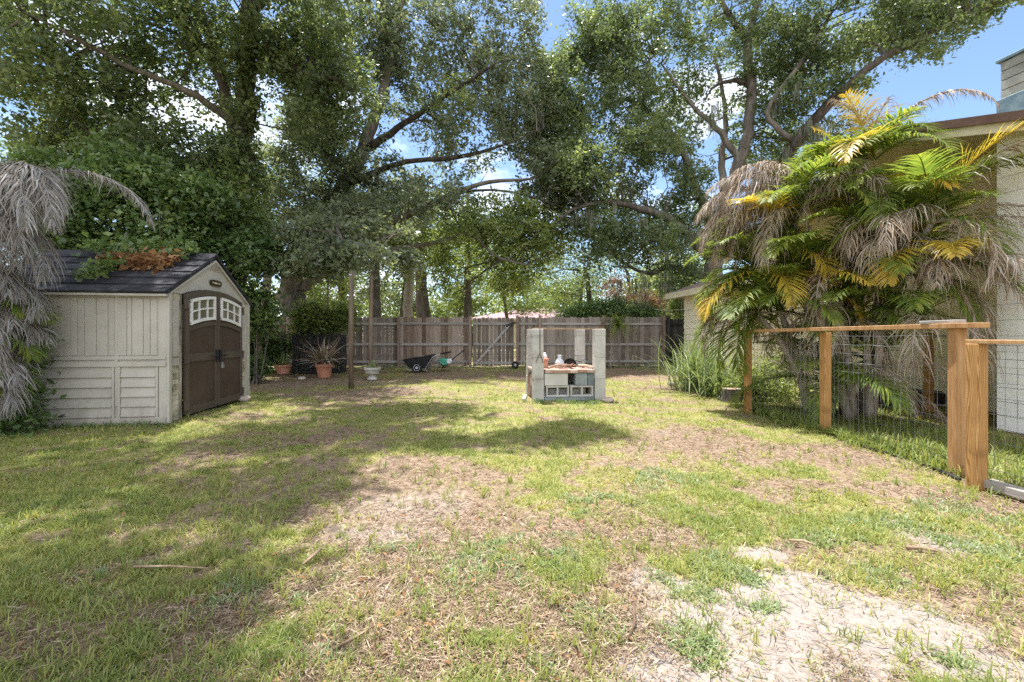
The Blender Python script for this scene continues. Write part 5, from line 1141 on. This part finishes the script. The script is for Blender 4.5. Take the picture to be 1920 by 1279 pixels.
# ------------------------------------------------------------------ block fire pit
PA = math.radians(5); PX = np.array([math.cos(PA), math.sin(PA)]); PYv = np.array([-math.sin(PA), math.cos(PA)])
PO = np.array([(1008.5 - CX) * 7.95 / F, 7.95])
def pit():
    root = thing('block_barbecue', (PO[0], PO[1], 0), 'home-made concrete block barbecue pit with four tall block pillars', 'barbecue', rz=PA)
    Wp, Dp = 1.16, .80
    posts = [(0, 0, .20, 1.33, 0), (Wp, 0, .20, 1.33, 1), (-.02, Dp, .19, 1.33, 2), (Wp - .16, Dp, .18, 1.33, 3)]
    for x, y, w, h, k in posts:
        b = MB(); rr = random.Random(k + 4)
        tx, ty = rr.uniform(-.008, .008), rr.uniform(-.006, .006); z = 0; i = 0
        while z < h - .02:                                                      # stacked blocks with fine joints
            hh = min(.40, h - z); b.box((x + tx * i, y + ty * i, z + hh / 2), (w, w, hh - .002), v=.25 + .5 * rr.random()); z += hh; i += 1
        b.build('pillar', 'concrete', root, bevel=.006)
    for x, y, *_ in posts:
        b = MB(); b.tube([(x + .01, y, 1.31), (x + .01, y, 1.375)], .014, 8); b.lathe([(0, 0), (.024, 0), (.024, .02), (0, .02)], (x + .01, y, 1.345), 6); b.build('bolt', 'rust', root)
    for y in (0, Dp): b = MB(); b.bar((-.1, y - .02, 1.342), (Wp + .1, y - .02, 1.342), .03, .016); b.build('top_bar', 'twig', root)
    # front row of hollow blocks, open cores to the camera
    for x0 in (.14, .60):
        b = MB(); w, h, t = .44, .21, .035
        for z in (.025 + .06, h - .01 + .06): b.box((x0 + w / 2, .02, z), (w, .19, t), v=.5)
        for xx in (x0 + .02, x0 + w / 2, x0 + w - .02): b.box((xx, .022, .06 + h / 2 + .005), (t, .186, h - 2 * t + .02), v=.35)
        b.build('hollow_block', 'concrete', root, bevel=.004)
    b = MB(); b.box((Wp / 2, .02, .03), (Wp - .23, .2, .06)); b.build('footing', 'greyblock', root)
    for x0, x1, mt in ((.11, .55, 'concrete'), (.69, .92, 'greyblock'), (.925, 1.05, 'greyblock')):
        b = MB(); b.box(((x0 + x1) / 2, .01, .395), (x1 - x0 - .006, .2, .225), v=.9 if mt == 'concrete' else (.7 if x0 < .9 else .0)); b.build('solid_block', mt, root, bevel=.005)
    # left and right side walls of stained blocks, back wall, sand fill
    for x in (-.02, Wp - .08):
        b = MB()
        for i in range(2):
            for j in range(2): b.box((x, .11 + .145 + i * .29, .13 + j * .22), (.16, .285, .215))
        b.build('side_wall', 'brick', root, bevel=.005)
    b = MB(); b.box((Wp / 2 - .08, Dp, .27), (Wp - .42, .16, .50)); b.build('back_wall', 'concrete', root, bevel=.005)
    b = MB(); b.box((Wp / 2 - .05, .42, .20), (Wp - .32, .55, .02)); b.build('ash_bed', 'logwood', root); b = MB(); b.box((Wp / 2 - .02, .30, .165), (Wp - .34, .12, .20)); b.build('inner_block', 'blockwall', root, bevel=.005)
    # slab of old bricks carried across
    b = MB(); rr = random.Random(6)
    for i in range(6):
        for j in range(4): b.box((.195 + i * .155, -.045 + j * .215 + .03, .545 + rr.uniform(-.004, .004)), (.150, .21, .062), v=rr.random())
    b.build('brick_shelf', 'brick', root, bevel=.006)
    b = MB(); b.box((-.02, Dp / 2, .565), (.19, Dp - .24, .05)); b.box((Wp - .09, Dp / 2, .565), (.17, Dp - .24, .05)); b.build('side_cap', 'brick', root, bevel=.006)
    return root


pit()
def pp(x, y, z): q = PO + PX * x + PYv * y; return np.array([q[0], q[1], z])
TOP = .578
b = MB(); b.lathe([(0, 0), (.065, 0), (.085, .13), (.095, .13), (.095, .17), (.07, .17), (0, .15)], n=18); tag(b.build('clay_pot', 'terra', loc=pp(.20, .50, TOP)), 'small clay pot standing on the barbecue shelf', 'pot')
b = MB(); b.lathe([(0, 0), (.045, .005), (.052, .05), (.035, .085), (.02, .10), (.022, .125), (0, .125)], n=16); tag(b.build('white_bottle', 'ceramic', loc=pp(.21, .50, TOP + .17), smooth=True), 'small round white bottle sitting in the clay pot', 'bottle')
b = MB(); b.lathe([(0, 0), (.055, 0), (.085, .05), (.09, .10), (.06, .15), (.04, .17), (.038, .22), (.05, .245), (.03, .245), (0, .2)], n=22); tag(b.build('ceramic_vase', 'ceramic', loc=pp(.50, .45, TOP), smooth=True), 'white long-necked ceramic vase on the barbecue shelf', 'vase')
b = MB(); b.lathe([(0, 0), (.10, .0), (.125, .06), (.132, .06), (.105, -.005), (0, -.005)], n=20, R=Matrix.Rotation(math.radians(62), 3, 'X')); b.bar((.08, 0, .1), (.28, 0, .06), .02, .012); tag(b.build('skillet', 'rubber', loc=pp(.72, .52, TOP + .035)), 'black iron skillet leaning on the barbecue shelf', 'pan')
b = MB(); b.lathe([(0, 0), (.026, 0), (.026, .10), (.02, .12), (.02, .15), (.034, .152), (.034, .185), (0, .185)], n=14, m=0); tag(b.build('spray_can', ['steel'], loc=pp(.93, .28, TOP)), 'slim grey canister standing at the right of the barbecue shelf', 'canister')
rr = random.Random(12)
sticks = [((.20, .05, .03), (.60, .22, .07), 'pale split stick lying across the left of the barbecue shelf'), ((.35, .10, .03), (.78, .30, .05), 'long dry branch lying flat in the middle of the barbecue shelf'), ((.62, .02, .03), (.74, .30, .08), 'short dark charred stick on the barbecue shelf'), ((.85, .30, .05), (1.08, .03, .03), 'pale stick lying at the right end of the barbecue shelf')]
for i, (a, c, lb) in enumerate(sticks):
    b = MB(); A = pp(*a[:2], TOP + a[2]); C = pp(*c[:2], TOP + c[2]); mid = (A + C) / 2 + [0, 0, .012]
    b.tube([(0, 0, 0), mid - A, C - A], [.022, .026, .016], 8, jit=.25); tag(b.build('firewood_stick', 'rust' if i == 2 else 'logwood', loc=A), lb, 'firewood', 'sticks on the barbecue shelf')
# triangular wire hook hung on the front left pillar
b = MB(); z0 = 1.34; b.tube([(.02, -.005, z0), (.02, -.005, z0 - .46)], .006, 6); b.tube([(.02, -.005, z0 - .46), (-.055, -.005, z0 - .62), (.08, -.005, z0 - .63), (.02, -.005, z0 - .46)], .006, 6); b.tube([(.02, .01, z0), (.02, .08, z0 + .01)], .006, 6)
R = Matrix.Rotation(PA, 3, 'Z'); o = tag(b.build('wire_hook', 'rust', loc=pp(0, -.118, 0)), 'rusty triangular wire hook hanging on the front left block pillar', 'hook'); o.rotation_euler.z = PA
b = MB(); b.bar((0, 0, .02), (-.05, -.62, .03), .07, .03); tag(b.build('loose_board', 'railgrey', loc=pp(-.17, .55, 0)), 'grey board lying on the grass along the left of the barbecue', 'board')


# ------------------------------------------------------------------ timber and wire fence
def wire_fence():
    root = thing('wire_fence', (3.8, 5.2, 0), 'waist-high fence of orange treated posts and wire mesh with a board on top', 'fence')
    o0 = np.array([3.8, 5.2, 0]); P = [np.array(q) for q in ((3.73, 6.75, 0), (3.88, 5.28, 0), (3.86, 3.70, 0))]
    hts = (1.255, 1.24, 1.268)
    for i, (p, h) in enumerate(zip(P, hts)):
        b = MB(); b.box((0, 0, h / 2 - .05), (.087, .087, h + .1)); o = b.build('post', 'post', root, bevel=.005); o.location = p - o0; o.rotation_euler.z = (.1, .05, -.06)[i]
        o.data.materials[0] = MT['post'] if i < 2 else MT['oldpost']
        o['label'] = ('far orange post of the wire fence', 'middle orange post of the wire fence', 'near weathered post of the wire fence')[i]
    a = P[0] + [-.03, .1, 1.275]; c = P[2] + [.0, -.20, 1.288]; b = MB(); b.bar(a - o0, c - o0, .14, .044); b.build('top_board', 'oldpost', root, bevel=.004)
    b = MB(); b.bar(P[2] + [-.05, .25, 1.322] - o0, P[2] + [.02, -.02, 1.326] - o0, .12, .03); b.build('cap_board', 'timber', root, bevel=.004)
    def mesh(A, C, z0, z1, name='wire_mesh', sag=.0):
        A, C = np.array(A, float), np.array(C, float); d = C - A; L = np.linalg.norm(d[:2]); m = MB(); nx = int(L / .075)
        for i in range(nx + 1): q = A + d * i / nx; jx = random.uniform(-.006, .006); m.tube([q + [jx, jx, z0] - o0, q + [jx, 0, (z0 + z1) / 2] - o0, q + [0, jx, z1] - o0], .0017, 4, cap=False)
        nz = int((z1 - z0) / .10)
        for k in range(nz + 1):
            z = z0 + (z1 - z0) * k / nz; m.tube([A + d * t + [random.uniform(-.008, .008), 0, z + random.uniform(-.006, .006)] - o0 for t in np.linspace(0, 1, 9)], .0019, 4, cap=False)
        return m.build(name, 'wire', root)
    mesh(P[0] + [.05, 0, 0], P[1] + [.05, 0, 0], .05, 1.2); mesh(P[1] + [.05, 0, 0], P[2] + [.05, 0, 0], .05, 1.2)


wire_fence()


def wire_gate():
    p4 = np.array([3.67, 3.37, 0]); root = thing('wire_gate', p4, 'lower timber and wire section with a broad orange grained post', 'fence')
    b = MB(); b.box((0, 0, .55), (.092, .09, 1.18)); o = b.build('post', 'post', root, bevel=.005); o.rotation_euler.z = .08
    e = np.array([3.78, 1.25, 0]) - p4
    b = MB(); b.bar(np.array([.0, .05, 1.155]), e + [0, 0, 1.155], .09, .032); b.build('top_board', 'oldpost', root, bevel=.004)
    m = MB(); n = 29
    for i in range(n + 1): q = e * i / n + np.array([.05, 0, 0]); m.tube([q + [0, 0, .06], q + [0, 0, 1.13]], .0018, 4, cap=False)
    for k in range(11): z = .06 + k * .107; m.tube([np.array([.05, 0, z]), e * .5 + [.05, 0, z - .006], e + [.05, 0, z]], .002, 4, cap=False)
    m.build('wire_mesh', 'wire', root)
    b = MB(); b.box((0, 0, .55), (.092, .092, 1.14)); o = b.build('post', 'post', root, bevel=.005); o.location = e
    b = MB(); b.bar(np.array([.02, -.02, .045]), e + [0, 0, .045], .10, .065); tag(b.build('landscape_timber', 'timber', loc=p4 + [.04, 0, 0], bevel=.006), 'grey timber lying along the ground under the near wire section', 'timber')


wire_gate()
b = MB(); b.box((0, 0, .62), (.095, .095, 1.26)); root = thing('fence_post', (6.62, 6.78, 0), 'lone orange post standing against the cream house wall behind the palm', 'post'); b.build('shaft', 'post', root, bevel=.005); b = MB(); b.bar((0, -.02, 1.20), (.75, -.35, 1.20), .09, .036); b.build('rail', 'timber', root, bevel=.004)
b = MB(); hp = [(1408, 772), (1470, 786), (1530, 803), (1600, 831), (1680, 858), (1740, 876), (1800, 902)]
hpts = [gp(*q) for q in hp]; hs = smooth_path([np.append(q + [0, 0, .012], .016) for q in hpts], 5); b.tube(hs[:, :3] - hpts[0], .016, 8); tag(b.build('irrigation_tube', 'hose', loc=hpts[0], smooth=True), 'black irrigation tube lying along the foot of the wire fence', 'tube')


# ------------------------------------------------------------------ house
D = np.array([-.196, .981, 0]); NN = np.array([-.981, -.196, 0]); C0 = np.array([6.19, 5.45, 0])
def hp_(s, out, z): return C0 + D * s + NN * out + np.array([0, 0, z])
def house():
    root = thing('house', C0, 'cream and white house with a dark-edged low roof at the right edge', 'house')
    def L_(s, out, z): return hp_(s, out, z) - C0
    rk = lambda s: 3.90 + .333 * s if s < 1.0 else 4.233 - .333 * (s - 1.0)
    # white block wall, near part
    b = MB(); random.seed(21); zc = 0; i = 0
    b.prism([L_(0, -.02, 0), L_(-5, -.02, 0), L_(-5, -.02, rk(-5) - .1), L_(0, -.02, rk(0) - .1)], -NN * .18, v=.2)
    while zc < 3.75:
        s = 0. if i % 2 else .0; s = 0; first = .2 if i % 2 else .4
        while s > -5:
            l = first if s == 0 else .4; zt = min(zc + .2, rk(s - l) - .12)
            if zt > zc + .02: b.prism([L_(s - .003, 0, zc + .003), L_(s - l + .003, 0, zc + .003), L_(s - l + .003, 0, zt - .003), L_(s - .003, 0, zt - .003)], -NN * .03, v=.3 + .4 * random.random())
            s -= l
        zc += .2; i += 1
    b.build('block_wall', 'blockwall', root)
    # return wall and set-back lap-sided wall
    b = MB(); b.prism([L_(-.03, -.1, 0), L_(-.03, -1.8, 0), L_(-.03, -1.8, 3.8), L_(-.03, -.1, 3.8)], -D * .15); b.build('return_wall', 'siding', root)
    b = MB(); so = -1.70; random.seed(22)
    for s0, s1, zt in ((-.2, 4.5, 4.3), (4.5, 9.35, 2.70)):
        z = .0
        while z < zt - .02:
            ze = min(z + .21, zt)
            top = ze
            b.prism([L_(s0, so, z), L_(s0, so - .05, z), L_(s0, so - .05, top), L_(s0, so - .018, top)], D * (s1 - s0), v=random.random()); z += .21
    e = L_(9.35, so - 2, 0); b.prism([L_(9.35, so - .02, 0), L_(9.35, so - 6, 0), L_(9.35, so - 6, 2.7), L_(9.35, so - .02, 2.7)], -D * .1)
    b.build('siding_wall', 'siding', root)
    # roof slabs
    b = MB(); inn = -8
    prof = [(-5.2, rk(-5.2)), (1.0, rk(1.0)), (4.6, rk(4.6))]
    for (sa, za), (sb, zb) in zip(prof[:-1], prof[1:]):
        b.prism([L_(sa, .40, za), L_(sb, .40, zb), L_(sb, .40, zb + .06), L_(sa, .40, za + .06)], -NN * 9)
    b.build('roof', 'roofing', root)
    b = MB()
    for (sa, za), (sb, zb) in zip(prof[:-1], prof[1:]): b.prism([L_(sa, .43, za - .055), L_(sb, .43, zb - .055), L_(sb, .43, zb + .055), L_(sa, .43, za + .055)], -NN * .028)
    b.build('rake_board', 'fascia', root)
    b = MB()
    for (sa, za), (sb, zb) in zip(prof[:-1], prof[1:]): b.prism([L_(sa, .38, za - .17), L_(sb, .38, zb - .17), L_(sb, .38, zb - .01), L_(sa, .38, za - .01)], -NN * .05); b.prism([L_(sa, .38, za - .05), L_(sb, .38, zb - .05), L_(sb, .38, zb - .03), L_(sa, .38, za - .03)], -NN * 2.2)
    b.build('soffit', 'creamtrim', root)
    # low wing roof at the far end
    b = MB(); b.prism([L_(4.3, so + .45, 2.72), L_(9.75, so + .45, 2.62), L_(9.75, so + .45, 2.70), L_(4.3, so + .45, 2.80)], -NN * 3 + np.array([0, 0, 1.0])); b.build('wing_roof', 'roofing', root)
    b = MB(); b.prism([L_(4.3, so + .48, 2.60), L_(9.78, so + .48, 2.50), L_(9.78, so + .48, 2.69), L_(4.3, so + .48, 2.79)], -NN * .03); b.prism([L_(9.78, so + .45, 2.50), L_(9.78, so - 3, 3.5), L_(9.78, so - 3, 3.7), L_(9.78, so + .45, 2.69)], -D * .03); b.build('eave_board', 'creamtrim', root)
    b = MB(); b.prism([L_(4.3, so + .45, 2.62), L_(9.74, so + .45, 2.54), L_(9.74, so - .1, 2.54), L_(4.3, so - .1, 2.62)], (0, 0, .02)); b.build('wing_soffit', 'creamtrim', root)
    # lap-sided chimney box with metal flashing
    RD = np.stack([-NN, D, [0, 0, 1]], 1); far = at(1876, 0, 5.95) - C0; far[2] = 0; ln = 1.3; cw = .9; mid = far - D * ln / 2 - NN * cw / 2
    def cz(py): return H + (HY - py) * 5.95 / F
    b = MB(); zb, zt = cz(189), cz(118); nl = 4; hl = (zt - zb) / nl
    b.box(mid + [0, 0, (zb + zt) / 2], (cw - .03, ln - .03, zt - zb), RD, v=.1)
    for i in range(nl): b.box(mid + [0, 0, zb + (i + .5) * hl], (cw, ln, hl - .012), RD, v=random.random())
    c = b.build('chimney', 'greylap', root, bevel=.004); b = MB(); b.box(mid + [0, 0, cz(206)], (cw + .06, ln + .06, cz(188) - cz(224)), RD); b.build('flashing', 'flashing', c, bevel=.004)
    b = MB(); b.box(mid + [0, 0, zt + .02], (cw + .07, ln + .07, .04), RD); b.build('cap', 'flashing', c, bevel=.004)


house()


# ------------------------------------------------------------------ small plants and yard bits
def arching(label, base, n, L, dr, w, material, seed, name, spread=.2, el=(.7, 1.5), cat='plant'):
    root = thing(name, base, label, cat); r = np.random.default_rng(seed); V, vv = [], []
    for i in range(n):
        az = r.random() * 6.283; e = el[0] + (el[1] - el[0]) * r.random(); l = L * (.55 + .6 * r.random()); p = np.array([r.normal() * spread, r.normal() * spread, 0]); d = np.array([math.cos(az) * math.cos(e), math.sin(az) * math.cos(e), math.sin(e)]); q = [p]
        for k in range(6): q.append(q[-1] + d * l / 6); d = d + np.array([0, 0, -dr * (k + 1) / 3]) + r.normal(size=3) * .05; d /= np.linalg.norm(d); q[-1][2] = max(q[-1][2], .02)
        s = np.array([-math.sin(az), math.cos(az), 0]) * w / 2; ws = [.7, 1, 1, .9, .75, .5, .08]
        V.append([x for k in range(7) for x in (q[k] - s * ws[k], q[k] + s * ws[k])]); vv.append(r.random())
    npmesh('blades', np.array(V), 14, [(2 * k, 2 * k + 1, 2 * k + 3, 2 * k + 2) for k in range(6)], np.array(vv), material, root)
    return root


arching('tall arching clump of ornamental grass beside the house wall', gp(1312, 732), 420, 1.35, .22, .022, 'weed', 31, 'grass_clump', .22)
arching('smaller pale grass clump between the ornamental grass and the first fence post', gp(1352, 742), 220, .95, .22, .02, 'weed', 32, 'grass_clump', .2)
ty = thing('spiky_plant', (at(1160, 0, 16.0)[0], 16.0, 0), 'slim spiky-leaved plant drooping in front of the fence right of the pit', 'plant'); b = MB(); b.tube([(0, 0, 0), (.03, 0, .8), (-.05, 0, 1.75)], [.03, .025, .02], 7); b.build('stem', 'palebark', ty, smooth=True)
r = np.random.default_rng(41); V, vv = [], []
for i in range(90):
    az = r.random() * 6.283; e = -.3 + 1.4 * r.random(); p = np.array([-.05 * r.random(), 0, 1.5 + .3 * r.random()]); d = np.array([math.cos(az) * math.cos(e), math.sin(az) * math.cos(e), math.sin(e)]); q = [p]; l = .7 + .4 * r.random()
    for k in range(5): q.append(q[-1] + d * l / 5); d = d + np.array([0, 0, -.42]); d /= np.linalg.norm(d)
    s = np.array([-math.sin(az), math.cos(az), 0]) * .025; V.append([x for k in range(6) for x in (q[k] - s * (1 - .18 * k), q[k] + s * (1 - .18 * k))]); vv.append(.3 + .6 * r.random())
npmesh('leaves', np.array(V), 12, [(2 * k, 2 * k + 1, 2 * k + 3, 2 * k + 2) for k in range(5)], np.array(vv), 'frond', ty)


def tufts(name, pts, n, L, w, seed, material='grass'):
    r = np.random.default_rng(seed); X, Y = [], []
    for x, y, s in pts: X.append(x + r.normal(size=n) * s); Y.append(y + r.normal(size=n) * s)
    X, Y = np.concatenate(X), np.concatenate(Y)
    return blades(name, X, Y, r, L * .4, L, w, (5, 60), .1 + .5 * r.random(len(X)), material)


rr = random.Random(91)
fence_line = [(3.75 + rr.uniform(-.05, 1.9), y, .09) for y in np.arange(3.3, 7.6, .035)] + [(3.86 + rr.uniform(-.06, .12), y, .05) for y in np.arange(3.7, 7.0, .05)]
tufts('long_grass', fence_line, 42, .24, .009, 92)
tufts('edge_weeds', [tuple(shedpt(u, -.05 + rr.uniform(-.1, .05), 0)[:2]) + (.05,) for u in np.arange(0, 2.3, .07)] + [(rr.uniform(-9, 7), 15.9 + rr.uniform(-.2, .3), .12) for _ in range(120)] + [(1.0 + rr.uniform(-.75, .75), 7.75 + rr.uniform(-.15, .05), .04) for _ in range(26)], 22, .14, .012, 93, 'weed')


def rock(label, loc, s, seed):
    r = np.random.default_rng(seed); b = MB(); V = []; n, k = 12, 7
    for i in range(k + 1):
        for j in range(n):
            t = math.pi * i / k; a = 2 * math.pi * j / n; q = 1 + .22 * (r.random() - .5); V.append((s * 1.2 * q * math.sin(t) * math.cos(a), s * q * math.sin(t) * math.sin(a), s * .42 + s * .6 * q * math.cos(t)))
    b.add(V, [(i * n + j, i * n + (j + 1) % n, (i + 1) * n + (j + 1) % n, (i + 1) * n + j) for i in range(k) for j in range(n)])
    tag(b.build('rock', 'rock', loc=loc, smooth=True), label, 'rock', 'loose rocks')


rock('pale rock in the grass at the edge of the ornamental grass clump', gp(1262, 724), .11, 1)
rock('pale stone at the foot of the shed door face', gp(458, 752), .10, 2)
rock('rounded stone beside the terracotta pots', gp(566, 712), .09, 3)
rock('chunk of broken block at the right foot of the barbecue', gp(1140, 754), .09, 4)
st = [((1188, 1140), (1176, 1205), .006, 'straight pale twig lying on the bare litter in the foreground'), ((600, 1035), (568, 1062), .010, 'short brown stick lying on the litter left of the sandy patch'), ((1700, 1032), (1760, 1038), .011, 'grey bent stick on the sandy grass near the fence'), ((250, 1068), (390, 1070), .006, 'long thin curved twig in the shaded grass'), ((625, 1225), (700, 1180), .008, 'brown twig lying at the bottom of the lawn'), ((1480, 1018), (1525, 1024), .008, 'small dark stick in the grass above the sand')]
for i, (a, c, rad, lb) in enumerate(st):
    A, Cc = gp(*a), gp(*c); mid = (A + Cc) / 2 + np.array([rr.uniform(-.03, .03), rr.uniform(-.03, .03), .01]); b = MB(); b.tube([(0, 0, .015), mid - A + [0, 0, .01], Cc - A + [0, 0, .012]], [rad, rad * .9, rad * .5], 7, jit=.2)
    if i in (2, 4): e = (mid - A) + np.array([.05, .04, .02]); b.tube([mid - A + [0, 0, .01], e], [rad * .6, rad * .3], 6)
    tag(b.build('fallen_twig', 'twig', loc=A, smooth=True), lb, 'twig', 'twigs on the lawn')
b = MB(); b.tube([(0, 0, .14), (.5, .12, .15), (1.05, .05, .13)], [.15, .14, .12], 14, jit=.12); tag(b.build('rotten_log', 'bark', loc=fl(1655, 0, 7.3)), 'dark rotten log lying behind the wire fence by the house wall', 'log')
b = MB(); b.lathe([(0, 0), (.19, 0), (.16, .22), (0, .225)], n=18); b.lathe([(0, .225), (.15, .227), (0, .24)], n=18, m=1); tag(b.build('tree_stump', ['bark', 'logwood'], loc=fl(1372, 0, 7.9)), 'low cut stump behind the first orange fence post', 'stump')

# ------------------------------------------------------------------ sky, sun, camera
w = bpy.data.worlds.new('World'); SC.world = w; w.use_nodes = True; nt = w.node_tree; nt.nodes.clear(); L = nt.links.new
SUN = Vector((-.40, .92, 0)).normalized(); EL = math.radians(73)
to_sun = Vector((SUN.x * math.cos(EL), SUN.y * math.cos(EL), math.sin(EL)))
sky = N(nt, 'ShaderNodeTexSky', sky_type='NISHITA'); sky.sun_disc = False; sky.sun_elevation = EL; sky.sun_rotation = math.atan2(SUN.x, SUN.y); sky.air_density = 1.0; sky.dust_density = .2; sky.ozone_density = 2.5
hs_ = N(nt, 'ShaderNodeHueSaturation', Saturation=1.0, Value=.92); L(sky.outputs[0], hs_.inputs['Color'])
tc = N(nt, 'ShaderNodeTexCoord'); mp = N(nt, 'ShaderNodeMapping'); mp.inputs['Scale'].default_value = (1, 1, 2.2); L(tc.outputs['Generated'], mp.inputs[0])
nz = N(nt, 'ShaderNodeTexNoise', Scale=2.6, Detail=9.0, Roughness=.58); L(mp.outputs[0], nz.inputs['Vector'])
# broken cloud ahead, heavier unseen bright cloud overhead and behind added for fill light
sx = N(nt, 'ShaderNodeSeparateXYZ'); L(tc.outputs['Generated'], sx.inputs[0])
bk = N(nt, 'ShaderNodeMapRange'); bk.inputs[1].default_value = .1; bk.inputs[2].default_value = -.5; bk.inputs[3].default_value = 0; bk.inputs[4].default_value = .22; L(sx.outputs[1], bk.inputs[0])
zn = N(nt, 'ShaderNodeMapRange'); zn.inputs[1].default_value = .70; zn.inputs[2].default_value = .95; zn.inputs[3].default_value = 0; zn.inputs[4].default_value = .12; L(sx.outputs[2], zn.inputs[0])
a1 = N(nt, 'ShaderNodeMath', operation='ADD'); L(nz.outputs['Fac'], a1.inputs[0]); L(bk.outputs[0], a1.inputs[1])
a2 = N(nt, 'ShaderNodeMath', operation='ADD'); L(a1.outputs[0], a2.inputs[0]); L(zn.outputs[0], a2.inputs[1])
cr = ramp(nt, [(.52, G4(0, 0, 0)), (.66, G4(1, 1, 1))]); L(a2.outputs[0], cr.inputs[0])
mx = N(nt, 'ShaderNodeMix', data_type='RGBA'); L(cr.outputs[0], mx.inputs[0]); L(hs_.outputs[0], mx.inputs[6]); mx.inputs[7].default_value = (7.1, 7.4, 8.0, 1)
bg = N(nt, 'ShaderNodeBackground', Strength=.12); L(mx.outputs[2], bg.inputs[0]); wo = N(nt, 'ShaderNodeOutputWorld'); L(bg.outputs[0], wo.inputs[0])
ld = bpy.data.lights.new('sun', 'SUN'); ld.energy = 4.9; ld.angle = math.radians(.53); ld.color = (1, .98, .95); so = bpy.data.objects.new('sun', ld); COL.objects.link(so)
so.rotation_euler = to_sun.to_track_quat('Z', 'Y').to_euler(); so.location = (0, 0, 20)
cd = bpy.data.cameras.new('camera'); cd.sensor_width = 36; cd.lens = F / 1920 * 36; cd.shift_y = (HY - 639.5) / 1920; cd.clip_end = 2000; cam = bpy.data.objects.new('camera', cd); COL.objects.link(cam)
cam.location = (0, 0, H); cam.rotation_euler = (math.radians(90), 0, 0); SC.camera = cam
SC.view_settings.view_transform = 'Standard'; SC.view_settings.look = 'None'; SC.view_settings.gamma = 1; SC.view_settings.exposure = 1.16
cy = SC.cycles; cy.max_bounces = 9; cy.diffuse_bounces = 6; cy.glossy_bounces = 2; cy.transmission_bounces = 4; cy.transparent_max_bounces = 4; cy.caustics_reflective = False; cy.caustics_refractive = False; cy.sample_clamp_indirect = 6
cy.use_denoising = False; cy.use_adaptive_sampling = False
